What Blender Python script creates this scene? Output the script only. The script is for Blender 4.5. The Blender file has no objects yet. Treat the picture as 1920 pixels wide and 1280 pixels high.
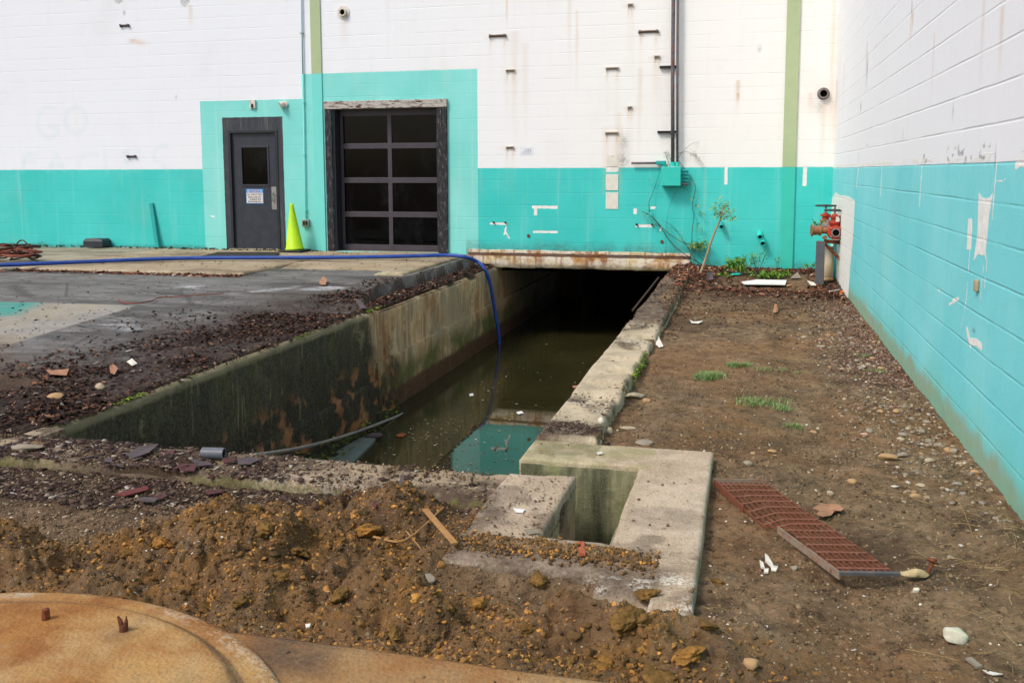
import bpy, math, random
import numpy as np
random.seed(7); RNG = np.random.default_rng(11)
S = bpy.context.scene
COL = S.collection
# ---------------------------------------------------------------- camera
CAMH = 1.3628; WALLY = 14.98; WALLX = 1.23
F, YAW, PIT, ROL, CYS = 1745.35, .24837, .11253, -.00255, -120.57
cy_, sy_, cp_, sp_, cr_, sr_ = math.cos(YAW), math.sin(YAW), math.cos(PIT), math.sin(PIT), math.cos(ROL), math.sin(ROL)
_r = np.array([cy_, sy_, 0.]); _f = np.array([-sy_*cp_, cy_*cp_, -sp_]); _u = np.cross(_r, _f)
R_ = cr_*_r + sr_*_u; U_ = -sr_*_r + cr_*_u
from mathutils import Matrix, Vector
cam = bpy.data.objects.new('camera', bpy.data.cameras.new('camera')); COL.objects.link(cam)
cam.data.sensor_width = 36; cam.data.lens = F/1920*36; cam.data.shift_y = CYS/1920
cam.data.clip_start = .05; cam.data.clip_end = 2000
M = Matrix(((R_[0], U_[0], -_f[0], 0), (R_[1], U_[1], -_f[1], 0), (R_[2], U_[2], -_f[2], CAMH), (0, 0, 0, 1)))
cam.matrix_world = M
S.camera = cam
# ---------------------------------------------------------------- light
SUN_EL, SUN_AZ = 50, 221          # azimuth clockwise from +Y: the sun stands behind and to the left of the camera
W = bpy.data.worlds.new('World'); S.world = W; W.use_nodes = True
wn = W.node_tree.nodes; bg = wn['Background']
sky = wn.new('ShaderNodeTexSky'); sky.sky_type = 'NISHITA'; sky.sun_disc = False
sky.sun_elevation = math.radians(SUN_EL); sky.sun_rotation = math.radians(SUN_AZ)
sky.dust_density = 3.0; sky.ozone_density = 1.0; sky.air_density = 1.0
W.node_tree.links.new(sky.outputs[0], bg.inputs[0]); bg.inputs[1].default_value = .11
sun = bpy.data.objects.new('sun', bpy.data.lights.new('sun', 'SUN')); COL.objects.link(sun)
sun.data.energy = 1.5; sun.data.angle = math.radians(14); sun.data.color = (1, .94, .86)
az, el = math.radians(SUN_AZ), math.radians(SUN_EL)
sd = Vector((math.sin(az)*math.cos(el), math.cos(az)*math.cos(el), math.sin(el)))
sun.rotation_euler = sd.to_track_quat('Z', 'Y').to_euler(); sun.location = sd*30
S.view_settings.view_transform = 'Standard'; S.view_settings.look = 'None'
S.view_settings.exposure = .68; S.view_settings.gamma = 1
S.render.engine = 'CYCLES'
# ---------------------------------------------------------------- picture point -> point on a real plane of the place
def ray(x, y):
    return R_*((x-960)/F) + U_*(-(y-640-CYS)/F) + _f
def onwall(x, y, d=0.):
    r = ray(x, y); return r*((WALLY-d)/r[1]) + np.array([0, 0, CAMH])
def onside(x, y, d=0.):
    r = ray(x, y); return r*((WALLX-d)/r[0]) + np.array([0, 0, CAMH])
def onz(x, y, z):
    r = ray(x, y); return r*((z-CAMH)/r[2]) + np.array([0, 0, CAMH])
def ony(x, y, Y):
    r = ray(x, y); return r*(Y/r[1]) + np.array([0, 0, CAMH])
# ---------------------------------------------------------------- numpy noise
def _h(i, j, s):
    n = (i*374761393 + j*668265263 + s*974711) & 0x7fffffff
    n = ((n ^ (n >> 13))*1274126177) & 0x7fffffff
    return ((n ^ (n >> 16)) & 0xffff)/65535.
def vn(x, y, s=0):
    x = np.asarray(x, float); y = np.asarray(y, float)
    i = np.floor(x).astype(np.int64); j = np.floor(y).astype(np.int64); fx = x-i; fy = y-j
    fx = fx*fx*(3-2*fx); fy = fy*fy*(3-2*fy)
    return (_h(i, j, s)*(1-fx)+_h(i+1, j, s)*fx)*(1-fy) + (_h(i, j+1, s)*(1-fx)+_h(i+1, j+1, s)*fx)*fy
def fbm(x, y, o=4, s=0, g=.5):
    a = 1; t = 0; r = 0
    for k in range(o):
        r = r + a*vn(x*2**k+13.7*k, y*2**k-7.3*k, s+k); t += a; a *= g
    return r/t
def sst(a, b, x):
    t = np.clip((x-a)/(b-a), 0, 1); return t*t*(3-2*t)
def inpoly(X, Y, pts, soft=.05):
    """about 1 inside the polygon, 0 outside, soft edge"""
    P = np.array(pts)[:, :2]; n = len(P); d = np.full(X.shape, 1e9); ins = np.zeros(X.shape, bool)
    for k in range(n):
        a, b = P[k], P[(k+1) % n]; e = b-a
        t = np.clip(((X-a[0])*e[0]+(Y-a[1])*e[1])/(e@e+1e-12), 0, 1)
        d = np.minimum(d, np.hypot(X-a[0]-t*e[0], Y-a[1]-t*e[1]))
        c = ((a[1] > Y) != (b[1] > Y)) & (X < (b[0]-a[0])*(Y-a[1])/(b[1]-a[1]+1e-12)+a[0]); ins ^= c
    return sst(-soft, soft, np.where(ins, d, -d))
def seg(X, Y, pts, w):
    d = np.full(X.shape, 1e9)
    for a, b in zip(pts[:-1], pts[1:]):
        ex, ey = b[0]-a[0], b[1]-a[1]
        t = np.clip(((X-a[0])*ex+(Y-a[1])*ey)/(ex*ex+ey*ey+1e-12), 0, 1)
        d = np.minimum(d, np.hypot(X-a[0]-t*ex, Y-a[1]-t*ey))
    return 1-sst(w*.6, w*1.3, d)
# ---------------------------------------------------------------- node helper
def lin(h):
    h = h.lstrip('#'); c = [int(h[i:i+2], 16)/255 for i in (0, 2, 4)]
    return tuple(x/12.92 if x <= .04045 else ((x+.055)/1.055)**2.4 for x in c)+(1,)
class NT:
    def __init__(s, name):
        s.m = bpy.data.materials.new(name); s.m.use_nodes = True; s.t = s.m.node_tree
        s.b = s.t.nodes['Principled BSDF']; s.b.inputs['Roughness'].default_value = .85
        s.b.inputs['Specular IOR Level'].default_value = .3
    def put(s, sock, v):
        if v is None: return
        if hasattr(v, 'is_linked') or isinstance(v, bpy.types.NodeSocket): s.t.links.new(v, sock)
        else:
            if sock.type == 'RGBA' and isinstance(v, str): v = lin(v)
            sock.default_value = v
    def n(s, ty, **kw):
        nd = s.t.nodes.new('ShaderNode'+ty)
        for k, v in kw.items():
            if k[0] == '_': s.put(nd.inputs[int(k[1:])], v)
            elif k in nd.inputs: s.put(nd.inputs[k], v)
            else: setattr(nd, k, v)
        return nd
    def ma(s, op, a, b=None, c=None, clamp=False):
        nd = s.n('Math', operation=op, use_clamp=clamp); s.put(nd.inputs[0], a)
        if b is not None: s.put(nd.inputs[1], b)
        if c is not None: s.put(nd.inputs[2], c)
        return nd.outputs[0]
    def mix(s, f, a, b, mode='MIX'):
        nd = s.n('Mix', data_type='RGBA', blend_type=mode); s.put(nd.inputs[0], f)
        s.put(nd.inputs[6], a); s.put(nd.inputs[7], b); return nd.outputs[2]
    def pos(s): return s.n('TexCoord').outputs['Object']
    def xyz(s, v=None):
        o = s.n('SeparateXYZ', _0=v or s.pos()).outputs; return o[0], o[1], o[2]
    def vec(s, x=0., y=0., z=0.):
        return s.n('CombineXYZ', _0=x, _1=y, _2=z).outputs[0]
    def scale(s, v, k):
        return s.n('VectorMath', operation='MULTIPLY', _0=v, _1=k).outputs[0]
    def noise(s, v=None, sc=5., det=4., ro=.55):
        return s.n('TexNoise', Vector=v or s.pos(), Scale=sc, Detail=det, Roughness=ro).outputs[0]
    def vor(s, v=None, sc=5., feat='F1', out='Distance'):
        return s.n('TexVoronoi', feature=feat, Vector=v or s.pos(), Scale=sc).outputs[out]
    def rng(s, v, a, b, c=0., d=1.):
        nd = s.n('MapRange', interpolation_type='SMOOTHSTEP', _0=v, _1=a, _2=b, _3=c, _4=d); return nd.outputs[0]
    def ramp(s, f, stops, interp='LINEAR'):
        nd = s.n('ValToRGB', _0=f); r = nd.color_ramp; r.interpolation = interp
        while len(r.elements) < len(stops): r.elements.new(.5)
        for e, (p, c) in zip(r.elements, stops): e.position = p; e.color = lin(c) if isinstance(c, str) else c
        return nd.outputs[0]
    def attr(s, n): return s.n('Attribute', attribute_name=n)
    def bump(s, h, strength=.3, dist=.01, normal=None):
        nd = s.n('Bump', Height=h, Strength=strength, Distance=dist)
        if normal is not None: s.put(nd.inputs['Normal'], normal)
        return nd.outputs[0]
    def out(s, col=None, ro=None, nor=None, metal=None, spec=None):
        s.put(s.b.inputs['Base Color'], col); s.put(s.b.inputs['Roughness'], ro); s.put(s.b.inputs['Normal'], nor)
        s.put(s.b.inputs['Metallic'], metal); s.put(s.b.inputs['Specular IOR Level'], spec); return s.m
# ---------------------------------------------------------------- objects
def tag(o, label=None, cat=None, group=None, kind=None):
    if label: o['label'] = label
    if cat: o['category'] = cat
    if group: o['group'] = group
    if kind: o['kind'] = kind
    return o
def npmesh(name, V, Fc, mat, parent=None, smooth=False, attrs=None):
    V = np.asarray(V, np.float32); Fc = np.asarray(Fc, np.int32); k = Fc.shape[1]
    me = bpy.data.meshes.new(name); me.vertices.add(len(V)); me.vertices.foreach_set('co', V.ravel())
    me.loops.add(Fc.size); me.loops.foreach_set('vertex_index', Fc.ravel())
    me.polygons.add(len(Fc)); me.polygons.foreach_set('loop_start', np.arange(len(Fc), dtype=np.int32)*k)
    me.update(calc_edges=True); me.validate()
    if smooth: me.polygons.foreach_set('use_smooth', np.ones(len(me.polygons), bool))
    for nm, a in (attrs or {}).items():
        a = np.asarray(a, np.float32)
        if a.ndim == 1:
            at = me.attributes.new(nm, 'FLOAT', 'POINT'); at.data.foreach_set('value', a)
        else:
            at = me.attributes.new(nm, 'FLOAT_COLOR', 'POINT'); at.data.foreach_set('color', a.ravel())
    if mat: me.materials.append(mat)
    o = bpy.data.objects.new(name, me); COL.objects.link(o)
    if parent: o.parent = parent
    return o
def empty(name, loc=(0, 0, 0)):
    o = bpy.data.objects.new(name, None); COL.objects.link(o); o.location = loc; o.empty_display_size = .1; return o
class MB:
    def __init__(s): s.v = []; s.f = []
    def add(s, V, Fc):
        b = len(s.v); s.v += [tuple(float(c) for c in p) for p in V]; s.f += [tuple(i+b for i in f) for f in Fc]; return s
    def box(s, a, b, rot=0., c=None):
        x0, y0, z0 = a; x1, y1, z1 = b
        V = [(x0, y0, z0), (x1, y0, z0), (x1, y1, z0), (x0, y1, z0), (x0, y0, z1), (x1, y0, z1), (x1, y1, z1), (x0, y1, z1)]
        if rot:
            c = c or ((x0+x1)/2, (y0+y1)/2); cs, sn = math.cos(rot), math.sin(rot)
            V = [(c[0]+(x-c[0])*cs-(y-c[1])*sn, c[1]+(x-c[0])*sn+(y-c[1])*cs, z) for x, y, z in V]
        return s.add(V, [(0, 3, 2, 1), (4, 5, 6, 7), (0, 1, 5, 4), (1, 2, 6, 5), (2, 3, 7, 6), (3, 0, 4, 7)])
    def tube(s, pts, r, n=10, cap=True):
        P = [Vector([float(c) for c in p]) for p in pts]; rr = r if hasattr(r, '__len__') else [r]*len(P); rings = []; V = []; Fc = []
        t0 = (P[1]-P[0]).normalized(); u = t0.orthogonal().normalized()
        for i, p in enumerate(P):
            t = (P[min(i+1, len(P)-1)]-P[max(i-1, 0)]).normalized(); u = (u-t*u.dot(t)).normalized(); w = t.cross(u)
            for k in range(n):
                a = 2*math.pi*k/n; V.append(p+(u*math.cos(a)+w*math.sin(a))*rr[i])
        for i in range(len(P)-1):
            for k in range(n):
                a, b = i*n+k, i*n+(k+1) % n; Fc.append((a, b, b+n, a+n))
        if cap: Fc.append(tuple(range(n))[::-1]); Fc.append(tuple((len(P)-1)*n+k for k in range(n)))
        return s.add(V, Fc)
    def lathe(s, c, ax, prof, n=20):
        """prof: (distance along axis, radius)"""
        ax = Vector(ax).normalized(); u = ax.orthogonal().normalized(); w = ax.cross(u); c = Vector([float(q) for q in c]); V = []; Fc = []
        for h, r in prof:
            for k in range(n):
                a = 2*math.pi*k/n; V.append(c+ax*h+(u*math.cos(a)+w*math.sin(a))*r)
        for i in range(len(prof)-1):
            for k in range(n):
                a, b = i*n+k, i*n+(k+1) % n; Fc.append((a, b, b+n, a+n))
        Fc.append(tuple(range(n))[::-1]); Fc.append(tuple((len(prof)-1)*n+k for k in range(n)))
        return s.add(V, Fc)
    def bar(s, a, b, w, h, up=(0, 0, 1)):
        a = Vector([float(c) for c in a]); b = Vector([float(c) for c in b]); t = (b-a).normalized(); up = Vector(up)
        x = t.cross(up).normalized()*w/2; y = x.cross(t).normalized()*h/2
        V = [a-x-y, a+x-y, a+x+y, a-x+y, b-x-y, b+x-y, b+x+y, b-x+y]
        return s.add(V, [(0, 1, 2, 3), (7, 6, 5, 4), (0, 4, 5, 1), (1, 5, 6, 2), (2, 6, 7, 3), (3, 7, 4, 0)])
    def build(s, name, mat, parent=None, smooth=False, bevel=0.):
        me = bpy.data.meshes.new(name); me.from_pydata(s.v, [], s.f); me.validate(); me.materials.append(mat)
        if smooth: me.polygons.foreach_set('use_smooth', np.ones(len(me.polygons), bool))
        o = bpy.data.objects.new(name, me); COL.objects.link(o)
        if parent: o.parent = parent
        if bevel:
            md = o.modifiers.new('bevel', 'BEVEL'); md.width = bevel; md.segments = 2; md.limit_method = 'ANGLE'
        return o
def curve(pts, n=6):
    """Catmull-Rom through points"""
    P = [np.array(p, float) for p in pts]; P = [2*P[0]-P[1]]+P+[2*P[-1]-P[-2]]; out = []
    for i in range(1, len(P)-2):
        for k in range(n):
            t = k/n; a, b, c, d = P[i-1:i+3]
            out.append(.5*((2*b)+(c-a)*t+(2*a-5*b+4*c-d)*t*t+(3*b-a-3*c+d)*t**3))
    out.append(P[-2]); return out
# ================================================================ materials
WHITE, TEAL, TEAL2, TEALS = '#e9ecef', '#27c0b8', '#73d6cd', '#5cc3cd'
GREEN, GREEN2, IRON = '#a9b98f', '#37bfae', '#2c323a'
def block_paint(name, side=False):
    t = NT(name); x, y, z = t.xyz(); u = y if side else x
    BL, BH = (.4575, .2032) if not side else (.62, .2032)
    wob = t.ma('MULTIPLY_ADD', t.noise(sc=1.3, det=2), .014, -.007)
    zz = t.ma('ADD', z, wob)
    c = t.ma('DIVIDE', t.ma('SUBTRACT', zz, 1.4224 if not side else 1.40), BH)
    row = t.ma('FLOOR', c); fc = t.ma('SUBTRACT', c, row)
    dv = t.ma('MULTIPLY', t.ma('MINIMUM', fc, t.ma('SUBTRACT', 1., fc)), BH)
    off = t.ma('MULTIPLY', t.ma('MODULO', t.ma('ADD', row, 100.), 2.), .5)
    uu = t.ma('ADD', t.ma('DIVIDE', u, BL), off); fu = t.ma('FRACT', uu)
    du = t.ma('MULTIPLY', t.ma('MINIMUM', fu, t.ma('SUBTRACT', 1., fu)), BL)
    idv = t.vec(t.ma('FLOOR', uu), row, 0.)
    wn_ = t.n('TexWhiteNoise', _0=idv).outputs[0]
    jh = t.rng(dv, .002, .010, 1., 0.); jv = t.ma('MULTIPLY', t.rng(du, .002, .008, 1., 0.), t.ma('MULTIPLY_ADD', wn_, .55 if not side else .12, .05))
    brk = t.rng(t.noise(t.scale(t.pos(), (1.2, 1.2, 9.)), 1.1, 3), .35, .6, .25, 1.)
    joint = t.ma('MULTIPLY', t.ma('MAXIMUM', jh, jv), brk)
    # painted zones
    edge = t.ma('MULTIPLY_ADD', t.noise(sc=9, det=3), .014, -.007)
    ze = t.ma('ADD', z, edge); ue = t.ma('ADD', u, edge)
    lt = lambda a, b: t.ma('LESS_THAN', a, b)
    gt = lambda a, b: t.ma('GREATER_THAN', a, b)
    an = lambda *q: t.ma('MULTIPLY', q[0], q[1]) if len(q) == 2 else t.ma('MULTIPLY', q[0], an(*q[1:]))
    big = t.noise(sc=.8, det=3)
    if not side:
        white = t.mix(t.rng(x, -9., 1., 0., 1.), '#e4e8ed', '#ecebe6')  # cool-to-warm drift of the daylight mixed into the one white paint
        col = t.mix(lt(ze, 1.4224), white, t.mix(t.rng(big, .3, .7), '#33c0b9', '#45cac3'))
        z2 = t.ma('MAXIMUM', an(gt(ue, -9.54), lt(ue, -7.53), lt(ze, 2.625)), an(gt(ue, -7.54), lt(ue, -4.38), lt(ze, 3.045)))
        col = t.mix(z2, col, t.mix(t.rng(big, .3, .7), '#74d0c8', '#88dad3'))
        col = t.mix(an(gt(ue, -9.11), lt(ue, -7.93), lt(ze, 2.33)), col, '#33373f')
    else:
        col = t.mix(lt(ze, 1.405), '#e9eaed', t.mix(t.rng(big, .3, .7), '#6ed0d6', '#86dade'))  # teal kept paler than the back wall: grazing sheen put into the colour
        col = t.mix(t.rng(t.ma('ADD', z, t.ma('MULTIPLY', t.noise(sc=5, det=4), .22)), .09, -.02, 0., 1.), col, '#a39a84')
        low = t.rng(t.ma('ADD', z, t.ma('MULTIPLY', t.noise(sc=2, det=3), .5)), .45, .0, 0., .6)
        col = t.mix(low, col, '#62b79b')
    a = t.attr('mk'); r, g, b = [t.n('SeparateColor', _0=a.outputs['Color']).outputs[k] for k in range(3)]; gh = a.outputs['Alpha']
    # weathering with a shape of its own
    st = t.noise(t.scale(t.pos(), (5., 5., .35)), 1.6, 5, .6)
    col = t.mix(t.rng(st, .52, .8, 0., .13), col, '#cfc8ae' if not side else '#b7d3d2')
    st2 = t.noise(t.scale(t.pos(), (9., 9., .25)), 1.1, 4, .6)
    col = t.mix(t.rng(st2, .56, .8, 0., .16), col, '#eef2f2')
    col = t.mix(t.rng(t.noise(sc=.6, det=5, ro=.65), .5, .75, 0., .12), col, '#a8a292')
    col = t.mix(t.ma('MULTIPLY', joint, .09 if not side else .2), col, t.mix(.6, col, '#6d7a78'))
    pin = t.ma('MULTIPLY', t.rng(t.vor(sc=26), .02, .05, 1., 0.), t.rng(t.noise(sc=.9, det=2), .5, .7))
    col = t.mix(t.ma('MULTIPLY', pin, .5), col, '#77736c')
    col = t.mix(t.ma('MULTIPLY', gh, .30), col, '#9fc9c9')
    nb = t.noise(t.scale(t.pos(), (1, 1, 1)), 28, 4, .7)
    g2 = t.rng(t.ma('ADD', g, t.ma('MULTIPLY_ADD', nb, .7, -.35)), .42, .55)
    col = t.mix(g2, col, t.mix(t.rng(nb, .3, .7), '#dcdad2', '#efefec'))
    b2 = t.ma('MULTIPLY', b, t.rng(nb, .25, .7, .35, 1.))
    col = t.mix(b2, col, '#46453f')
    r2 = t.ma('MULTIPLY', r, t.rng(nb, .2, .7, .5, 1.), clamp=True)
    col = t.mix(r2, col, t.mix(t.rng(nb, .35, .6), '#b07a42', '#d2b27e'))
    h = t.ma('MULTIPLY_ADD', t.noise(sc=70, det=4, ro=.7), .0018, t.ma('MULTIPLY', joint, -.0022 if not side else -.0034))
    h = t.ma('MULTIPLY_ADD', t.noise(sc=260, det=2), .0008, h)
    h = t.ma('MULTIPLY_ADD', g2, -.0015, h)
    t.out(col, t.rng(t.noise(sc=14, det=3), .3, .7, .5, .72) , t.bump(h, .8, 1.), spec=.35)
    return t.m
M_back = block_paint('painted block wall'); M_side = block_paint('painted side wall', True)
def paint(name, c, ro=.55, rust=0., c2=None, metal=0., sc=12., dirt=.25, spec=.35):
    t = NT(name); n1 = t.noise(sc=sc, det=6, ro=.65)
    col = t.mix(t.rng(n1, .35, .7, 0., .6), c, c2 or c)
    col = t.mix(t.rng(t.noise(sc=sc*.4, det=5, ro=.7), .5, .75, 0., dirt), col, '#4b463c')
    if rust: col = t.mix(t.rng(t.noise(sc=sc*1.7, det=6, ro=.75), .62-rust*.35, .7-rust*.25, 0., .95), col, t.ramp(n1, [(.3, '#3c2218'), (.5, '#7a4023'), (.7, '#a8683a')]))
    return t.out(col, t.rng(n1, .3, .7, ro-.1, ro+.12), t.bump(t.noise(sc=sc*6, det=4, ro=.7), .35, .004), metal, spec)
M_green = paint('old green paint', '#a5b68c', .6, c2='#b5bf98', sc=3, dirt=.12)
M_teal2 = paint('light teal paint', '#6fd3ca', .6, c2='#7ad8cf', sc=3, dirt=.06)
M_teal3 = paint('teal paint', '#36bdab', .6, c2='#40c3b4', sc=3, dirt=.08)
M_tealbox = paint('teal box paint', '#2fbfb2', .5, c2='#3ac6b8', dirt=.04)
M_tealdk = paint('teal board paint', '#1f9a97', .6, c2='#2aaba6', dirt=.15)
M_door = paint('slate door paint', '#2e333c', .42, c2='#383d46', sc=7, dirt=.15)
M_frame = paint('black frame paint', '#24262c', .5, c2='#30323a', sc=9, dirt=.2)
M_gdoor = paint('bronze door metal', '#413c44', .4, c2='#4a454c', sc=9, dirt=.15)
M_steel = paint('bare steel', '#8d8f8a', .4, .1, '#a9aaa4', .5, 20)
M_conduit = paint('weathered conduit', '#5a5d63', .5, .32, '#747478', .1, 14)
M_rust = paint('rusty iron', '#54301f', .85, .5, '#6f3f29', sc=25)
M_grate = paint('rusted grating', '#6b3c28', .85, .12, '#7f4c34', sc=30, dirt=.3)
M_grate2 = paint('worn grating edge', '#8a7a69', .8, .3, '#7d6252', sc=25)
M_grate3 = paint('dark angle iron', '#4c4a4b', .6, .2, '#5c5a5c', sc=20)
M_red = paint('red valve paint', '#a93a2a', .5, .12, '#c24a35', sc=22, dirt=.25)
M_brass = paint('tarnished brass', '#8a6242', .5, .3, '#a97e56', .3, 25)
M_valveg = paint('grey valve iron', '#75706c', .6, .25, '#8f8a86', .1, 25)
M_post = paint('grey steel post', '#4e5258', .55, .15, '#5b5f64', sc=12)
M_palepipe = paint('pale stained pipe', '#b9b2a0', .6, 0, '#b49a62', sc=5, dirt=.3)
M_wheel = paint('dark handwheel', '#2a3236', .5, .15, '#3b4448', sc=20)
M_cone = paint('safety cone vinyl', '#a9d614', .5, 0, '#b6e022', sc=6, dirt=.2)
M_black = paint('black rubber', '#1d1f20', .6, 0, '#2b2d2e')
M_bait = paint('dark plastic', '#2b3036', .5, 0, '#363b42')
M_hose = paint('blue hose', '#20418f', .45, 0, '#3558a5', sc=5, dirt=.35)
M_ghose = paint('grey conduit pipe', '#75746f', .5, .12, '#8e8c86', sc=10)
M_cord = paint('reddish cord', '#7a3f30', .7, 0, '#8f4c3a', sc=20, dirt=.5)
M_cordg = paint('green hose', '#4f5f4a', .6, 0, '#5f6f58')
M_white = paint('chalky white', '#d9d5ca', .8, 0, '#b9b1a0', sc=30, dirt=.5)
M_whiteboard = paint('white board', '#dfe0dc', .6, 0, '#cbcdc6', sc=5, dirt=.25)
M_pvc = paint('grey plastic pipe', '#5c6067', .45, 0, '#6a6e74')
M_orange = paint('orange plastic', '#d2701e', .5, 0, '#c4621a')
M_wood = paint('splintered wood', '#a47b4a', .8, 0, '#86603a', sc=30, dirt=.4)
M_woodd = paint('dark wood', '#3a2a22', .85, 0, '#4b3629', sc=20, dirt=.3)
M_brick = paint('brick piece', '#a5573c', .85, 0, '#8e4a34', sc=30)
M_mat = paint('door mat', '#2a2522', .95, 0, '#3a332d', sc=60)
M_stonew = paint('white stone', '#c9c4b0', .85, 0, '#a8a28c', sc=22, dirt=.45)
M_stonet = paint('tan stone', '#a8875e', .8, 0, '#8d7556', sc=14, dirt=.25)
M_stoneg = paint('grey stone', '#8c8272', .85, 0, '#756c5e', sc=14, dirt=.25)
M_rubble = paint('concrete rubble', '#a89a80', .9, 0, '#8c8069', sc=16, dirt=.3)
M_lav = paint('slate shard', '#54494a', .75, 0, '#40383a', sc=12, dirt=.2)
M_flake = paint('maroon flake', '#4a2b2a', .75, 0, '#5b3633', sc=14, dirt=.3)
M_leafbig = paint('dry leaf', '#a5795b', .8, 0, '#8a6046', sc=24, dirt=.35)
M_twig = paint('vine stem', '#3c352a', .85, 0, '#544a38', sc=30)
M_bark = paint('pale sapling stem', '#9b8a6d', .85, 0, '#857357', sc=20)
M_foam = paint('yellowed foam', '#b5a27a', .95, 0, '#93805a', sc=60, dirt=.6)
M_submerged = paint('wet pale board', '#6d7974', .35, 0, '#5c7069', sc=6, dirt=.45)
t = NT('dark glass'); gn_ = t.noise(t.scale(t.pos(), (1., 1., .5)), 2.2, 6, .7); M_glass = t.out(t.mix(t.rng(gn_, .48, .7, 0., .8), '#030404', '#15171a'), t.rng(gn_, .3, .7, .04, .16), None, None, .16)
t = NT('black hollow shade'); M_holeshade = t.out('#050505', .9, None, None, .1)  # near-black colour that stands in for the shade inside hollows
t = NT('peeling timber'); n_ = t.noise(t.scale(t.pos(), (.35, 1, 1.6)), 14, 6, .75)
M_peelh = t.out(t.ramp(n_, [(.38, '#4b3128'), (.46, '#8a7f76'), (.52, '#c3bfb7'), (.6, '#8d8a86'), (.66, '#2d2a2b')]), .8, t.bump(n_, .6, .01))
t = NT('peeling black timber'); n_ = t.noise(t.scale(t.pos(), (2.2, 1, .5)), 16, 6, .75)
M_peelv = t.out(t.ramp(n_, [(.3, '#1b1a1d'), (.55, '#2b2a2e'), (.62, '#77736f'), (.68, '#2d2b2d')]), .75, t.bump(n_, .6, .008))
# leaves, weeds: colour by piece
def bits(name, stops, ro=.85, sss=False):
    t = NT(name); r = t.attr('rnd').outputs['Fac']; col = t.ramp(r, stops)
    col = t.mix(t.rng(t.noise(sc=90, det=3), .4, .7, 0., .35), col, '#2a2119') if not sss else t.mix(t.rng(t.noise(sc=60, det=2), .4, .7, 0., .3), col, '#8fae4a')
    return t.out(col, ro, t.bump(t.noise(sc=150, det=2), .3, .004), spec=.2)
M_litter = bits('leaf litter', [(0, '#1d1512'), (.3, '#2a1d18'), (.6, '#3a2922'), (.8, '#4d372c'), (.91, '#6b4a38'), (.965, '#946548'), (.99, '#7c766c'), (1, '#b9b5ab')])
M_litter2 = bits('dry leaf litter', [(0, '#2e1d16'), (.3, '#523225'), (.6, '#734634'), (.82, '#935d43'), (.94, '#b0805d'), (1, '#c8bcaa')])
M_chips = bits('bark and roofing chips', [(0, '#251c19'), (.3, '#352723'), (.6, '#46342f'), (.8, '#5b473d'), (.93, '#7f6f61'), (1, '#b0a899')])
M_grit = bits('grit', [(0, '#3a3127'), (.3, '#574a3a'), (.55, '#73634d'), (.8, '#958568'), (.94, '#b3a88f'), (1, '#e4e1d6')])
M_peb = bits('pebble mix', [(0, '#5d5346'), (.3, '#7b6a56'), (.5, '#94836b'), (.7, '#86807a'), (.85, '#ab8a66'), (1, '#b9b2a4')])
M_clod = bits('clay clods', [(0, '#473823'), (.3, '#5b472a'), (.6, '#745631'), (.8, '#8f6838'), (.93, '#ad7c3e'), (1, '#c48f49')])
M_weed = bits('weed leaves', [(0, '#3f6a22'), (.5, '#5a8a2c'), (1, '#84a83c')], .6, True)
M_weed2 = bits('tip leaves', [(0, '#52702a'), (.6, '#7b963a'), (1, '#a5a04a')], .6, True)
M_grass = bits('grass blades', [(0, '#536b3a'), (.6, '#76905a'), (1, '#9caa78')], .7, True)
M_straw = bits('straw', [(0, '#74613f'), (.6, '#907a50'), (1, '#ab9465')], .8)
M_moss = bits('moss', [(0, '#33401a'), (.5, '#4c5f22'), (1, '#7d8c32')], .95, True)
M_float = bits('floating specks', [(0, '#4a3a28'), (.5, '#6e5a42'), (.85, '#9a8768'), (1, '#d5cfbe')], .8)
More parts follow.
